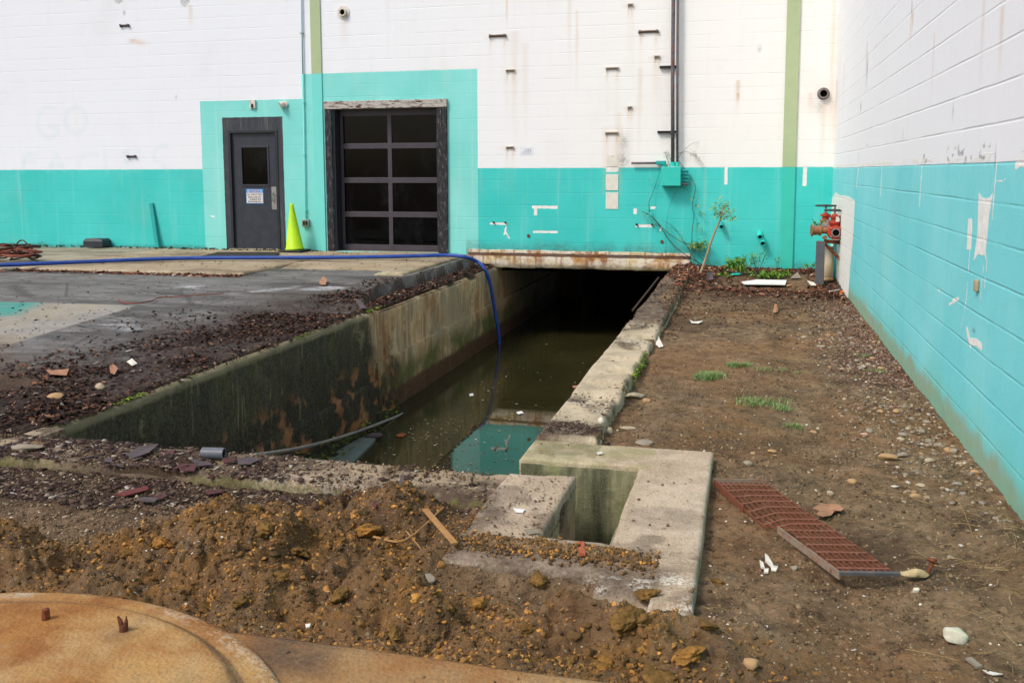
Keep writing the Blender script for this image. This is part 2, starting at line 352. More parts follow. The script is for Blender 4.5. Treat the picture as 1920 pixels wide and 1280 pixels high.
# concrete
def concrete(name, base='#8b8370', base2='#a49b85', moss=0., wall=False, agg=.5, rust=0., dark=0., z0=-10.):
    t = NT(name); n1 = t.noise(sc=1.7, det=6, ro=.65); n2 = t.noise(sc=9, det=6, ro=.7); n3 = t.noise(sc=60, det=4, ro=.7)
    col = t.mix(t.rng(n1, .4, .6), base, base2); col = t.mix(t.rng(n2, .45, .7, 0., .45), col, '#6d6351')
    col = t.mix(t.rng(n3, .35, .7, 0., .35), col, '#c4bba5' if not rust else '#b08f62')
    sp = t.vor(sc=120); col = t.mix(t.ma('MULTIPLY', t.rng(sp, .1, .3, 1., 0.), agg*.6), col, '#d6cdb8')
    sp2 = t.vor(t.scale(t.pos(), (1.1, .9, 1.)), 70); col = t.mix(t.ma('MULTIPLY', t.rng(sp2, .1, .22, 1., 0.), agg*.7), col, '#4f4638')
    if rust: col = t.mix(t.rng(t.noise(sc=2.6, det=7, ro=.7), .38, .62, 0., rust), col, t.mix(t.rng(n2, .3, .7), '#7c4c26', '#9a6a36'))
    if moss: col = t.mix(t.rng(t.noise(sc=3.1, det=6, ro=.7), .62-moss*.3, .75-moss*.2, 0., .75), col, t.mix(t.rng(n2, .35, .65), '#4a5222', '#76803a'))
    if dark: col = t.mix(t.rng(t.noise(sc=2.2, det=6, ro=.72), .5-.2*dark, .62-.1*dark, 0., .9), col, t.mix(t.rng(n2, .3, .7), '#332721', '#4a3a30'))
    a = t.n('SeparateColor', _0=t.attr('mk').outputs['Color'])
    col = t.mix(t.ma('MULTIPLY', a.outputs[0], t.rng(n2, .3, .6, .6, 1.)), col, t.mix(t.rng(n3, .3, .7), '#3d3128', '#5d4d40'))
    col = t.mix(t.ma('MULTIPLY', a.outputs[1], t.rng(t.ma('ADD', n3, t.ma('MULTIPLY_ADD', n2, .6, -.3)), .44, .56)), col, '#cdc8ba')
    col = t.mix(t.ma('MULTIPLY', a.outputs[2], t.rng(n2, .3, .6, .5, 1.)), col, '#6f7a35')
    h = t.ma('MULTIPLY_ADD', n2, .006, t.ma('MULTIPLY', n3, .004)); h = t.ma('MULTIPLY_ADD', sp2, .003, h)
    return t.out(col, .9, t.bump(h, .9, 1.), spec=.2)
M_cblock = concrete('sump concrete', '#a08b74', '#b7a48e', agg=.9)
M_ccope = concrete('coping concrete', '#9d8e75', '#b6a78c', moss=.06, agg=.8, dark=.0)
M_cfront = concrete('front wall concrete', '#84705a', '#9c876c', moss=.12, agg=.6, dark=.35)
M_capron = concrete('apron concrete', '#8e7c60', '#9e8e74', agg=.3, moss=.05)
M_capron2 = concrete('grey apron concrete', '#87816e', '#958f7b', agg=.25, moss=.1)
M_cslab = concrete('rust stained concrete', '#8a6b48', '#96784f', rust=.7, agg=.4)
def channel(name):
    """wall of the channel: streaked tan far part, mossy near part, brown line above the water"""
    t = NT(name); x, y, z = t.xyz(); pos = t.pos()
    st = t.noise(t.scale(pos, (4., 4., .7)), 1.2, 7, .7); n2 = t.noise(sc=7, det=6, ro=.7); n3 = t.noise(sc=45, det=4, ro=.7); st3 = t.noise(t.scale(pos, (16., 16., .6)), 1., 4, .6)
    wob = t.noise(sc=2.2, det=5, ro=.65); stw = t.ma('MULTIPLY_ADD', st, .6, t.ma('MULTIPLY', wob, .4))
    tan = t.ramp(stw, [(.36, '#7d5a36'), (.44, '#a88359'), (.5, '#bfa47c'), (.57, '#cbb998'), (.66, '#a39e86')])
    tan = t.mix(t.ma('MULTIPLY', t.rng(wob, .46, .56), t.rng(st3, .42, .58, .1, .7)), tan, '#75502f')
    tan = t.mix(t.rng(t.noise(sc=.9, det=6, ro=.7), .5, .62, 0., .55), tan, '#8b8b7a')
    lowm = t.rng(t.ma('ADD', z, t.ma('MULTIPLY', n2, .3)), -.62, -.9)
    tan = t.mix(t.ma('MULTIPLY', lowm, t.rng(t.noise(sc=1.3, det=4), .35, .6)), tan, '#575b2a')
    tan = t.mix(t.rng(t.ma('ADD', z, t.ma('MULTIPLY', n2, .12)), -1.08, -1.16), tan, '#4a2d1a')
    up = t.rng(t.ma('ADD', z, t.ma('MULTIPLY', n2, .3)), -.75, -.1)
    mossy = t.ramp(stw, [(.38, '#0e0f09'), (.45, '#191b12'), (.49, '#36362a'), (.53, '#1c2110'), (.58, '#2f3519'), (.64, '#59553f')])
    mossy = t.mix(t.ma('MULTIPLY', up, t.rng(wob, .44, .6, 0., .5)), mossy, '#4f4f35')
    mossy = t.mix(t.ma('MULTIPLY', t.rng(wob, .54, .66), t.rng(st3, .4, .6, .2, .8)), mossy, '#3b4c18')
    mossy = t.mix(t.ma('MULTIPLY', t.rng(st3, .57, .66, 0., .75), t.rng(wob, .47, .55)), mossy, '#8a836a'); mossy = t.mix(t.rng(st3, .44, .36, 0., .4), mossy, '#15170e')
    mossy = t.mix(t.ma('MULTIPLY', t.rng(t.ma('ADD', z, t.ma('MULTIPLY', wob, .9)), -.15, -.45), t.rng(st, .72, .40)), mossy, '#0f0d08')
    mossy = t.mix(t.rng(t.ma('ADD', z, t.ma('MULTIPLY', n2, .05)), -.235, -.20, 0., .8), mossy, '#7e7758')
    blot = t.noise(sc=1.1, det=6, ro=.7); mossy = t.mix(t.rng(blot, .54, .62, 0., .6), mossy, '#15140d'); mossy = t.mix(t.ma('MULTIPLY', t.rng(blot, .48, .38), t.rng(z, -.75, -.35, 0., .5)), mossy, '#4f4a34')
    mossy = t.mix(t.ma('MULTIPLY', t.rng(z, -.6, -.9), t.rng(t.noise(sc=4.3, det=5), .52, .62)), mossy, '#8a5f38')
    col = t.mix(t.rng(t.ma('ADD', t.ma('ADD', y, t.ma('MULTIPLY_ADD', wob, 3.2, -1.6)), t.ma('MULTIPLY', z, .9)), 8.7, 9.6), mossy, tan)
    col = t.mix(t.rng(y, 15., 17., 0., .75), col, '#2c2a22')  # shade of the covered end mixed into the wall colour
    col = t.mix(t.ma('MULTIPLY', t.rng(t.ma('ABSOLUTE', t.ma('SUBTRACT', y, 9.66)), .006, .014, 1., 0.), .55), col, '#15130e')
    col = t.mix(t.rng(n3, .35, .7, 0., .2), col, '#9a927c')
    h = t.ma('MULTIPLY_ADD', n2, .012, t.ma('MULTIPLY', n3, .004))
    return t.out(col, t.rng(st, .3, .7, .55, .85), t.bump(h, .8, 1.), spec=.3)
M_chan = channel('channel wall concrete')
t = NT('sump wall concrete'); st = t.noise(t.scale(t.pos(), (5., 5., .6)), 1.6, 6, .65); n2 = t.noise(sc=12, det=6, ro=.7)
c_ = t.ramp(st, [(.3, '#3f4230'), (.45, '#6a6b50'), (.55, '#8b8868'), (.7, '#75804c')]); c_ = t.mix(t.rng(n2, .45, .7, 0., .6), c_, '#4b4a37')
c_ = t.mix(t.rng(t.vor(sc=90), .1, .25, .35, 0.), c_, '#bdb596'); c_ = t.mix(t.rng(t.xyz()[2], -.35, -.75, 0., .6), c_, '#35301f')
M_csump = t.out(c_, .85, t.bump(n2, .7, .012))
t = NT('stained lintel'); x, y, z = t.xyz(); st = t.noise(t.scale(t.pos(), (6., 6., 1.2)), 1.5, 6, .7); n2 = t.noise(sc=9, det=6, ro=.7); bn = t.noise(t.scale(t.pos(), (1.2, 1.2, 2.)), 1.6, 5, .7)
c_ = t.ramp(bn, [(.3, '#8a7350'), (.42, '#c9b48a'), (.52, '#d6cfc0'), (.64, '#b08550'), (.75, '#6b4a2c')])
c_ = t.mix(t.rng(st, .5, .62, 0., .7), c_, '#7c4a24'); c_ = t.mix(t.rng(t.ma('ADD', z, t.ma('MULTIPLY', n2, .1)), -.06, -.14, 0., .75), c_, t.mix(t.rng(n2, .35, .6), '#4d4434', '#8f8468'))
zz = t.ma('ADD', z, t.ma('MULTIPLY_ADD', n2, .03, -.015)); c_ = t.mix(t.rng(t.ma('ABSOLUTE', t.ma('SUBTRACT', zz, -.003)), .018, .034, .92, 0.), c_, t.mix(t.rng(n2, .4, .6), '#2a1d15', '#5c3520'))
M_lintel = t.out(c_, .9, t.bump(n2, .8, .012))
# ground
def ground_mat():
    t = NT('yard ground'); a = t.attr('gm'); sp = t.n('SeparateColor', _0=a.outputs['Color']); och, dark, asp = sp.outputs; al = a.outputs['Alpha']
    b = t.n('SeparateColor', _0=t.attr('gn').outputs['Color']); pat, tealp, whi = b.outputs
    n0 = t.noise(sc=.9, det=5, ro=.6); n1 = t.noise(sc=4.5, det=7, ro=.7); n2 = t.noise(sc=22, det=6, ro=.75); n3 = t.noise(sc=110, det=4, ro=.75)
    soil = t.ramp(n1, [(.30, '#4b3d2e'), (.42, '#6d5943'), (.54, '#866e53'), (.68, '#9d8363')])
    soil = t.mix(t.rng(n0, .42, .62, 0., .5), soil, '#8c643e')
    soil = t.mix(t.rng(n2, .52, .7, 0., .5), soil, '#392d20')
    nm_ = t.noise(sc=11, det=7, ro=.78); soil = t.mix(t.rng(nm_, .5, .64, 0., .65), soil, '#41301f'); soil = t.mix(t.rng(nm_, .46, .36, 0., .45), soil, '#a48767'); soil = t.mix(t.rng(n3, .55, .7, 0., .5), soil, '#9c8b70')
    oc = t.mix(t.rng(n2, .35, .65), '#5b462a', '#99703e'); oc = t.mix(t.rng(n3, .5, .7, 0., .45), oc, '#3d3020')
    damp = t.noise(sc=.7, det=6, ro=.62); soil = t.mix(t.rng(damp, .5, .62, 0., .55), soil, '#4a3728')
    soil = t.mix(t.ma('MULTIPLY', och, t.rng(n1, .38, .58)), soil, oc)
    dk = t.ramp(n2, [(.3, '#1b1410'), (.5, '#33261f'), (.7, '#4e3d33')]); dk = t.mix(t.rng(n3, .5, .7, 0., .6), dk, '#7a675a')
    soil = t.mix(t.ma('MULTIPLY', dark, t.rng(n1, .2, .45, .55, 1.)), soil, dk)
    # asphalt, worn and dusty
    sc_ = t.noise(t.scale(t.pos(), (.5, 2., 1.)), 2.2, 7, .7)
    asn = t.ramp(sc_, [(.3, '#484746'), (.5, '#63625f'), (.7, '#7a7874')])
    asn = t.mix(t.rng(n3, .45, .65, 0., .4), asn, '#8b857b'); asn = t.mix(t.rng(n1, .5, .7, 0., .5), asn, '#4a3c33')
    asn = t.mix(t.rng(t.noise(t.scale(t.pos(), (.4, 3., 1.)), 1.7, 6, .7), .58, .7, 0., .5), asn, '#a29c90')
    asn = t.mix(t.rng(t.noise(t.scale(t.pos(), (.5, 1.4, 1.)), 1.1, 6, .65), .5, .6, 0., .6), asn, '#3a3836'); asn = t.mix(t.rng(t.noise(t.scale(t.pos(), (.6, 1.6, 1.)), 2.9, 7, .72), .56, .66, 0., .6), asn, '#8f8a82')
    ck = t.vor(t.scale(t.pos(), (.7, 1., 1.)), .9, 'DISTANCE_TO_EDGE'); ckd = t.rng(t.ma('ADD', ck, t.ma('MULTIPLY_ADD', n1, .05, -.025)), .004, .016, 1., 0.); asn = t.mix(t.ma('MULTIPLY', ckd, .5), asn, '#2b2723')
    con = t.mix(t.rng(n1, .35, .65), '#86827a', '#989388'); con = t.mix(t.rng(n0, .5, .62, 0., .35), con, '#a0916f')
    con = t.mix(t.ma('MULTIPLY', tealp, t.rng(n1, .3, .5, .5, 1.)), con, '#3f8f83')
    asn = t.mix(pat, asn, con); asn = t.mix(t.ma('MULTIPLY', dark, t.rng(n1, .3, .5, .5, 1.)), asn, dk)
    asn = t.mix(t.ma('MULTIPLY', whi, t.rng(t.ma('ADD', sc_, t.ma('MULTIPLY_ADD', n2, .4, -.2)), .42, .62, 0., .75)), asn, '#bfc0c2')
    col = t.mix(asp, soil, asn)
    v1 = t.vor(sc=85); fl = t.n('TexWhiteNoise', _0=t.vor(sc=85, out='Position')).outputs[0]
    col = t.mix(t.ma('MULTIPLY', t.rng(v1, .18, .30, 1., 0.), t.rng(fl, .95, .965)), col, '#b5a88e')
    v2 = t.vor(sc=40); fl2 = t.n('TexWhiteNoise', _0=t.vor(sc=40, out='Position')).outputs[0]
    col = t.mix(t.ma('MULTIPLY', t.ma('MULTIPLY', t.rng(v2, .2, .34, 1., 0.), t.rng(fl2, .8, .84)), t.ma('SUBTRACT', 1., asp)), col, t.ramp(fl2, [(.8, '#3b2d22'), (.9, '#85745c'), (1., '#9a8a70')]))
    rg = t.ma('SUBTRACT', 1., t.ma('MULTIPLY', asp, .75))
    h = t.ma('MULTIPLY_ADD', n2, .026, t.ma('MULTIPLY_ADD', n3, .012, t.ma('MULTIPLY', n1, .012)))
    h = t.ma('MULTIPLY', t.ma('MULTIPLY_ADD', v2, -.004, h), rg)
    return t.out(col, t.ma('MULTIPLY_ADD', asp, -.25, .92), t.bump(h, 1., 1.), spec=.22)
M_ground = ground_mat()
t = NT('murky water'); n_ = t.noise(sc=5, det=2)
M_water = t.out(t.mix(t.rng(t.noise(sc=.9, det=3), .4, .7), '#2a2817', '#34311b'), .02, t.bump(t.noise(sc=2.2, det=2), .012, .05), spec=.6)
M_water.node_tree.nodes['Principled BSDF'].inputs['IOR'].default_value = 1.36
t = NT('silt bank'); n1 = t.noise(sc=5, det=6, ro=.75); n2 = t.noise(sc=30, det=5, ro=.75)
c_ = t.ramp(n1, [(.3, '#14120b'), (.45, '#25220f'), (.56, '#3c481a'), (.66, '#3a2c1a'), (.75, '#73543a')])
M_bank = t.out(t.mix(t.rng(n2, .5, .7, 0., .5), c_, '#0f0d08'), .8, t.bump(t.ma('ADD', n1, n2), 1., .03))
# ================================================================ back wall
def lines(a, b, step, extra=()):
    g = list(np.arange(a, b, step))+[b]+list(extra); g = np.unique(np.round(g, 5))
    keep = [g[0]]; ex = set(np.round(extra, 5))|{round(b, 5)}
    for v in g[1:]:
        if v-keep[-1] < step*.3:
            if v in ex: keep[-1] = v
            continue
        keep.append(v)
    return np.array(keep)
DX0, DX1, DZ1 = -9.005, -8.035, 2.105      # personnel door opening
GX0, GX1, GZ1 = -6.98, -4.99, 2.44         # roll-up door opening
LX0, LX1, LZ1 = -4.56, -.87, .07           # channel opening with its lintel
us = lines(-16.5, WALLX+.003, .018, (DX0, DX1, GX0, GX1, LX0, LX1)); vs = np.r_[lines(-.35, 4.5, .018, (0., DZ1, GZ1, LZ1)), [5.2, 6.2]]
U, V = np.meshgrid(us, vs); nu = len(us)
def streak(U, V, u0, v0, L, w, s=1., seed=0):
    w2 = w*(.6+.5*vn(V*6, u0*7., seed)); c = u0+.01*(vn(V*4, u0*3, seed+3)-.5)
    return s*np.exp(-((U-c)/w2)**2)*sst(v0-L, v0-L*.1, V)*(V <= v0)
mk = np.zeros(U.shape+(4,))
R, G, B, A = [mk[..., k] for k in range(4)]
def P(x, y): q = onwall(x, y); return q[0], q[2]
BR = [(933, 67, 33, 1), (1216, 59, 36, 1), (957, 132, 16, 0), (1148, 128, 23, 0), (1147, 249, 23, 0), (956, 276, 14, 0), (247, 293, 21, 1), (234, 48, 21, 1), (1182, 9, 8, 0), (1232, 106, 9, 0), (1181, 201, 7, 0)]
for x, y, w, d in BR:
    if x > 900:
        for s_ in (-1, 1):
            u, v = P(x+s_*w*.4, y+4); R += streak(U, V, u, v, .22, .015, .5, x); R += streak(U, V, u, v, 1.3, .05, .10, x+1)
        u, v = P(x, y+2); R += .3*np.exp(-((U-u)/.12)**2-((V-v)/.035)**2)
for x, y, L, w, s_ in [(950, 0, .5, .02, .7), (1082, 20, 1.6, .025, .35), (1068, 0, 1.4, .03, .25), (1200, 130, 1.9, .04, .25), (1384, 150, .6, .03, .6), (965, 60, 2.1, .08, .22), (985, 80, 2., .06, .2), (1570, 190, 1.4, .10, .35), (1545, 195, 1.2, .05, .3), (1565, 0, 2.5, .04, .3), (1384, 175, .15, .02, 1.), (645, 35, .6, .08, .25), (248, 74, .12, .08, .5), (1520, 175, .4, .05, .35), (357, 10, .5, .05, .4), (1160, 210, 1., .05, .2)]:
    u, v = P(x, y); R += streak(U, V, u, v, L, w, s_, int(x+y))
for x, y, w, h, s_ in [(1148, 300, .17, .55, .12)]:
    u, v = P(x, y); R += s_*(abs(U-u) < w)*(abs(V-v) < h)
u, v = P(262, 80); R += .45*np.exp(-(((U-u)+(V-v))/.12)**2-((V-v)/.05)**2)
# bare patches in the teal band
def rectp(x0, y0, x1, y1, arr, s_=1., soft=.008):
    (a, d), (b, c) = P(x0, y0), P(x1, y1)
    arr += s_*sst(-soft, soft, np.minimum(np.minimum(U-a, b-U), np.minimum(V-c, d-V)))
for q in [(998, 386, 1045, 391), (1001, 391, 1007, 404), (999, 432, 1046, 437), (1359, 312, 1364, 346), (1506, 314, 1512, 349), (1188, 390, 1194, 402), (918, 417, 951, 421), (1191, 421, 1224, 426), (1220, 387, 1229, 392), (1136, 312, 1160, 322)]: rectp(*q, G)
for pts in [[(949, 424), (947, 432), (951, 440), (955, 447)], [(947, 432), (945, 440)], [(1240, 425), (1238, 432)], [(395, 405), (402, 406)]]:
    G += .8*seg(U, V, [P(*p) for p in pts], .014)
for x, y, w, s_ in [(1170, 265, .07, .5), (1168, 300, .1, .45), (1165, 298, .05, .3), (1252, 290, .03, .6), (330, 183, .02, .7), (1538, 200, .08, .3), (1424, 92, .03, .4)]:
    u, v = P(x, y); B += s_*np.exp(-((U-u)/w)**2-((V-v)/(w*1.6))**2)*(.5+vn(U*30, V*30, 5))
for pp_ in [[(214, -4), (230, -4), (229, 4), (222, 8), (215, 4)], [(337, -3), (357, -3), (354, 6), (347, 14), (340, 10)], [(230, 21), (235, 20), (236, 28), (231, 29)]]: B += .5*inpoly(U, V, [P(*p) for p in pp_], .012)
B += .6*sst(.10, .0, V+.12*fbm(U*5, V*5, 3, 9)-.03)*(V < .3)*(U < -9.5)
B += .65*sst(.30, .09, V+.14*fbm(U*6, V*6, 4, 9)-.04)*(U > -4.6)*(U < -.8)*(.3+fbm(U*9, V*14, 3, 4))
B += .5*sst(.02, -.16, V+.2*fbm(U*5, V*5, 3, 19)-.1)*(U > -.9)
rectp(1226, 421, 1240, 424, B, .4)
# half-hidden lettering under the white paint
LET = [[(102, 205), (88, 200), (75, 212), (70, 232), (76, 250), (92, 259), (106, 253), (109, 238), (92, 237)],
       [(142, 200), (127, 208), (122, 226), (128, 245), (143, 252), (157, 243), (163, 226), (157, 208), (142, 200)],
       [(70, 290), (45, 291), (43, 321)], [(45, 304), (66, 304)], [(90, 321), (106, 290), (121, 320)], [(97, 309), (116, 309)],
       [(182, 291), (160, 289), (146, 303), (150, 320)], [(196, 284), (200, 322)], [(236, 285), (262, 283)], [(236, 285), (238, 320), (262, 319)], [(237, 302), (256, 301)],
       [(314, 275), (299, 274), (288, 287), (290, 300), (306, 308), (312, 318)]]
for Lp in LET: A += .34*seg(U, V, [P(*p) for p in Lp], .055)*(.6+.8*fbm(U*3, V*3, 3, 2))
mk[:] = np.clip(mk, 0, 1)
idx = np.arange(U.size).reshape(U.shape); f = np.stack([idx[:-1, :-1], idx[:-1, 1:], idx[1:, 1:], idx[1:, :-1]], -1)
uc = (us[:-1]+us[1:])/2; vc = (vs[:-1]+vs[1:])/2; UC, VC = np.meshgrid(uc, vc)
hole = ((UC > DX0)&(UC < DX1)&(VC > 0)&(VC < DZ1))|((UC > GX0)&(UC < GX1)&(VC > 0)&(VC < GZ1))|((UC > LX0)&(UC < LX1)&(VC < LZ1))
Vv = np.stack([U.ravel(), WALLY+.003*(fbm(U.ravel()*2, V.ravel()*2, 3, 3)-.5), V.ravel()], 1)
wall = empty('warehouse_wall', (-6, WALLY, 0)); tag(wall, 'tall white and teal painted block wall at the back with a steel door and a glazed roll-up door', 'wall')
def put(o, par):
    o.parent = par; o.matrix_parent_inverse = Matrix.Translation(-Vector(par.location)); return o
put(npmesh('wall', Vv, f[~hole].reshape(-1, 4), M_back, attrs={'mk': mk.reshape(-1, 4)}), wall)
b = MB(); y0, y1 = WALLY+.006, WALLY+.30
for (x0, x1, z0, z1) in [(-16.5, DX0, -.35, 6.2), (DX0, DX1, DZ1, 6.2), (DX1, GX0, -.35, 6.2), (GX0, GX1, GZ1, 6.2), (GX1, LX0, -.35, 6.2), (LX0, LX1, LZ1, 6.2), (LX1, WALLX+.3, -.35, 6.2)]:
    b.box((x0, y0, z0), (x1, y1, z1))
put(b.build('wall_core', paint('raw block', '#8d8a82', .9)), wall)
put(MB().box((-7.345, WALLY-.022, -.05), (-7.155, WALLY+.01, 3.045)).build('pilaster', M_teal2, bevel=.004), wall)
put(MB().box((-7.345, WALLY-.022, 3.045), (-7.155, WALLY+.01, 6.2)).build('pilaster', M_green, bevel=.004), wall)
put(MB().box((.49, WALLY-.03, -.3), (.685, WALLY+.01, 1.425)).build('pilaster', M_teal3, bevel=.004), wall)
put(MB().box((.49, WALLY-.03, 1.425), (.685, WALLY+.01, 6.2)).build('pilaster', M_green, bevel=.004), wall)
# personnel door
b = MB()
for q in [((DX0, WALLY-.012, 0), (DX0+.05, WALLY+.12, DZ1)), ((DX1-.05, WALLY-.012, 0), (DX1, WALLY+.12, DZ1)), ((DX0+.05, WALLY-.012, DZ1-.05), (DX1-.05, WALLY+.12, DZ1))]: b.box(*q)
put(b.build('door_frame', M_frame, bevel=.003), wall)
dx0, dx1, dz0, dz1 = DX0+.053, DX1-.053, .012, DZ1-.054; gx0, gx1, gz0, gz1 = -8.76, -8.26, 1.15, 1.80
b = MB(); yd0, yd1 = WALLY+.035, WALLY+.08
for q in [(dx0, gx0, dz0, dz1), (gx1, dx1, dz0, dz1), (gx0, gx1, dz0, gz0), (gx0, gx1, gz1, dz1)]: b.box((q[0], yd0, q[2]), (q[1], yd1, q[3]))
door = put(b.build('steel_door', M_door), wall)
b = MB()
for q in [(gx0-.03, gx0, gz0-.03, gz1+.03), (gx1, gx1+.03, gz0-.03, gz1+.03), (gx0, gx1, gz0-.03, gz0), (gx0, gx1, gz1, gz1+.03)]: b.box((q[0], yd0-.012, q[2]), (q[1], yd0-.001, q[3]))
b.build('window_frame', M_door, door, bevel=.002)
MB().box((gx0, yd0+.012, gz0), (gx1, yd0+.02, gz1)).build('window_pane', M_glass, door)
b = MB().box((-8.20, yd0-.006, .71), (-8.10, yd0-.001, 1.11)); b.tube([(-8.165, yd0-.006, 1.0), (-8.165, yd0-.045, .99), (-8.165, yd0-.045, .86), (-8.165, yd0-.006, .85)], .009, 8)
b.build('handle', M_steel, door)
for z in (.25, 1.0, 1.82): MB().box((dx0-.004, yd0-.012, z-.055), (dx0+.02, yd0-.001, z+.055)).build('hinge', M_frame, door)
# paper notice on the door
M_paper = paint('notice paper', '#d9d3cc', .7, 0, '#c9c6c4', dirt=.05); M_pblue = paint('notice blue', '#3f8fd0', .6, 0, '#4b97d6', dirt=.05); M_ink = paint('notice ink', '#33384a', .8); M_inkl = paint('faded header', '#aab6dc', .7, 0, '#b8c0e0', dirt=.05)
sg = MB().box((-8.70, yd0-.006, .81), (-8.36, yd0-.001, 1.07)).build('notice', M_pblue, door)
MB().box((-8.692, yd0-.009, .822), (-8.372, yd0-.0065, 1.0)).build('paper', M_paper, door)
MB().box((-8.67, yd0-.009, 1.004), (-8.39, yd0-.0065, 1.062)).build('header', M_inkl, door)
def text(s_, x, z, size, mat, par, y, name='lettering', wd=1.):
    c = bpy.data.curves.new(name, 'FONT'); c.body = s_; c.size = size; c.align_x = 'CENTER'; c.extrude = .0006
    o = bpy.data.objects.new(name, c); COL.objects.link(o); bpy.context.view_layer.update()
    me = bpy.data.meshes.new_from_object(o); bpy.data.objects.remove(o)
    o = bpy.data.objects.new(name, me); COL.objects.link(o); me.materials.clear(); me.materials.append(mat)
    for v in me.vertices: v.co = Vector((x+v.co.x*wd, y-v.co.z, z+v.co.y))
    o.parent = par; return o
text('NOTICE', -8.53, 1.012, .062, M_ink, door, yd0-.0105)
text('ALL EMPLOYEES', -8.535, .957, .040, M_ink, door, yd0-.0105)
b = MB()
for k, z in enumerate((.925, .887, .848)):
    x = -8.66+.03*(k == 1)
    while x < -8.41: w = random.uniform(.012, .03); b.box((x, yd0-.0115, z-.009), (x+w, yd0-.0095, z+.009)); x += w+random.uniform(.006, .02)
b.build('faded_print', M_ink, door)
# roll-up door with eight panes
GR = WALLY+.20
b = MB(); px = [-6.66, -5.90, -5.10]; pz = [.13, .62, 1.09, 1.56, 2.03, 2.44]
GL, GRt = -6.93, -5.12
rails = [(0., .105), (.585, .68), (1.176, 1.27), (1.765, 1.857), (2.325, 2.44)]
for z0, z1 in rails: b.box((GL, GR-.02, z0), (GRt, GR+.03, z1))
for (a_, b_), (c_2, d_) in zip(rails[:-1], rails[1:]):
    for x0, x1 in [(GL, GL+.055), (-6.05, -5.975), (GRt-.04, GRt)]: b.box((x0, GR-.018, b_), (x1, GR+.028, c_2))
gd = put(b.build('roll_up_door', M_gdoor, bevel=.003), wall)
for (a_, b_), (c_2, d_) in zip(rails[:-1], rails[1:]):
    for x0, x1 in [(GL+.055, -6.05), (-5.975, GRt-.04)]: MB().box((x0, GR, b_), (x1, GR+.01, c_2)).build('pane', M_glass, gd)
put(MB().box((GX0, WALLY-.005, 0), (GX0+.04, GR+.05, GZ1-.002)).build('door_track', M_frame, bevel=.004), wall)
put(MB().box((GRt+.002, WALLY+.05, 0), (GX1, GR+.05, GZ1-.002)).build('door_track', M_frame), wall)
put(MB().box((-7.12, WALLY-.055, 2.435), (-4.90, WALLY+.0, 2.57)).build('timber_header', M_peelh, bevel=.006), wall)
put(MB().box((-7.11, WALLY-.045, -.0), (GX0-.002, WALLY+.0, 2.433)).build('timber_jamb', M_peelv, bevel=.006), wall)
put(MB().box((-5.075, WALLY-.045, -.0), (-4.905, WALLY+.0, 2.433)).build('timber_jamb', M_peelv, bevel=.006), wall)
put(MB().box((GX0, WALLY-.0, -.1), (GX1, GR+.3, -.004)).build('threshold', M_capron2), wall)
put(MB().box((DX0, WALLY-.1, -.1), (DX1, GR+.2, .008)).build('threshold', M_capron2), wall)
put(MB().box((-16.5, GR+.06, -.3), (WALLX, GR+.1, 2.9)).build('interior_shade', M_holeshade), wall)  # black sheet in place of the unlit room behind the doors
# brackets, stubs and plates fixed to the wall
def bracket(x, y, w, deep):
    q = onwall(x, y, .01); s_ = 1/118.*1.0; hw = w*s_*.5; bb = MB()
    bb.box((q[0]-hw, WALLY-.035, q[2]-.004), (q[0]+hw, WALLY-.001, q[2]+.012))
    bb.box((q[0]-hw, WALLY-.006, q[2]-.028), (q[0]+hw, WALLY-.001, q[2]-.004))
    for s2 in (-1, 1): bb.box((q[0]+s2*hw-.006, WALLY-.03, q[2]-.035), (q[0]+s2*hw+.006, WALLY-.002, q[2]+.013))
    if deep:
        for s2 in (-1, 1): bb.tube([(q[0]+s2*hw*.85, WALLY-.05, q[2]+.004), (q[0]+s2*hw*.85, WALLY, q[2]+.004)], .018, 8)
    put(bb.build('bracket', (M_conduit if x < 300 else paint('brown bracket', '#77685b', .7, .1, '#8f8073')) if deep else M_brk, None, bevel=.002), wall)
M_brk = paint('pale rusted bracket', '#b3aa9c', .7, .02, '#8d7763', sc=30)
for q in BR: bracket(*q)
for x, y, r in [(926, 417, .016), (948, 417, .016), (1194, 421, .02), (1223, 421, .018)]:
    q = onwall(x, y); put(MB().tube([(q[0], WALLY-.03, q[2]), (q[0], WALLY+.0, q[2])], r, 10).build('bolt', M_black), wall)
for x, y in [(991, 442), (1241, 453)]:
    q = onwall(x, y); put(MB().tube([(q[0], WALLY-.012, q[2]), (q[0], WALLY+.0, q[2])], .026, 12).build('round_plug', M_rust), wall)
for x, y, r, dz in [(1424, 440, .045, -.03), (1429, 452, .045, -.03), (1352, 422, .035, -.02)]:
    q = onwall(x, y); c = (q[0], WALLY+.01, q[2]+.03); e = (q[0]+.01, WALLY-.14, q[2]+dz)
    d3 = Vector(e)-Vector(c); L3 = d3.length; put(MB().lathe(c, d3, [(0, r), (L3, r), (L3, r*.7), (L3-.05, r*.7)], 18).build('pipe_stub', M_tealbox if y > 430 else M_tealdk), wall)
    e2 = Vector(c)+d3.normalized()*(L3-.03); put(MB().tube([e2, e2+d3.normalized()*.004], r*.69, 16).build('mouth_shade', M_holeshade), wall)  # black disc paints the shade inside the stub
def flange(x, y, ro, ri, mt):
    q = onwall(x, y); c = (q[0], WALLY, q[2])
    o = put(MB().lathe(c, (0, -1, 0), [(-.01, ro), (.008, ro), (.012, ro*.9), (.012, ri*1.25), (.06, ri*1.2), (.06, ri*.85), (.005, ri*.85)], 24).build('wall_pipe', mt, smooth=False), wall)
    put(MB().tube([(q[0], WALLY-.02, q[2]), (q[0], WALLY-.014, q[2])], ri*.84, 20).build('mouth_shade', M_holeshade), wall)  # black disc as painted shade in the pipe opening
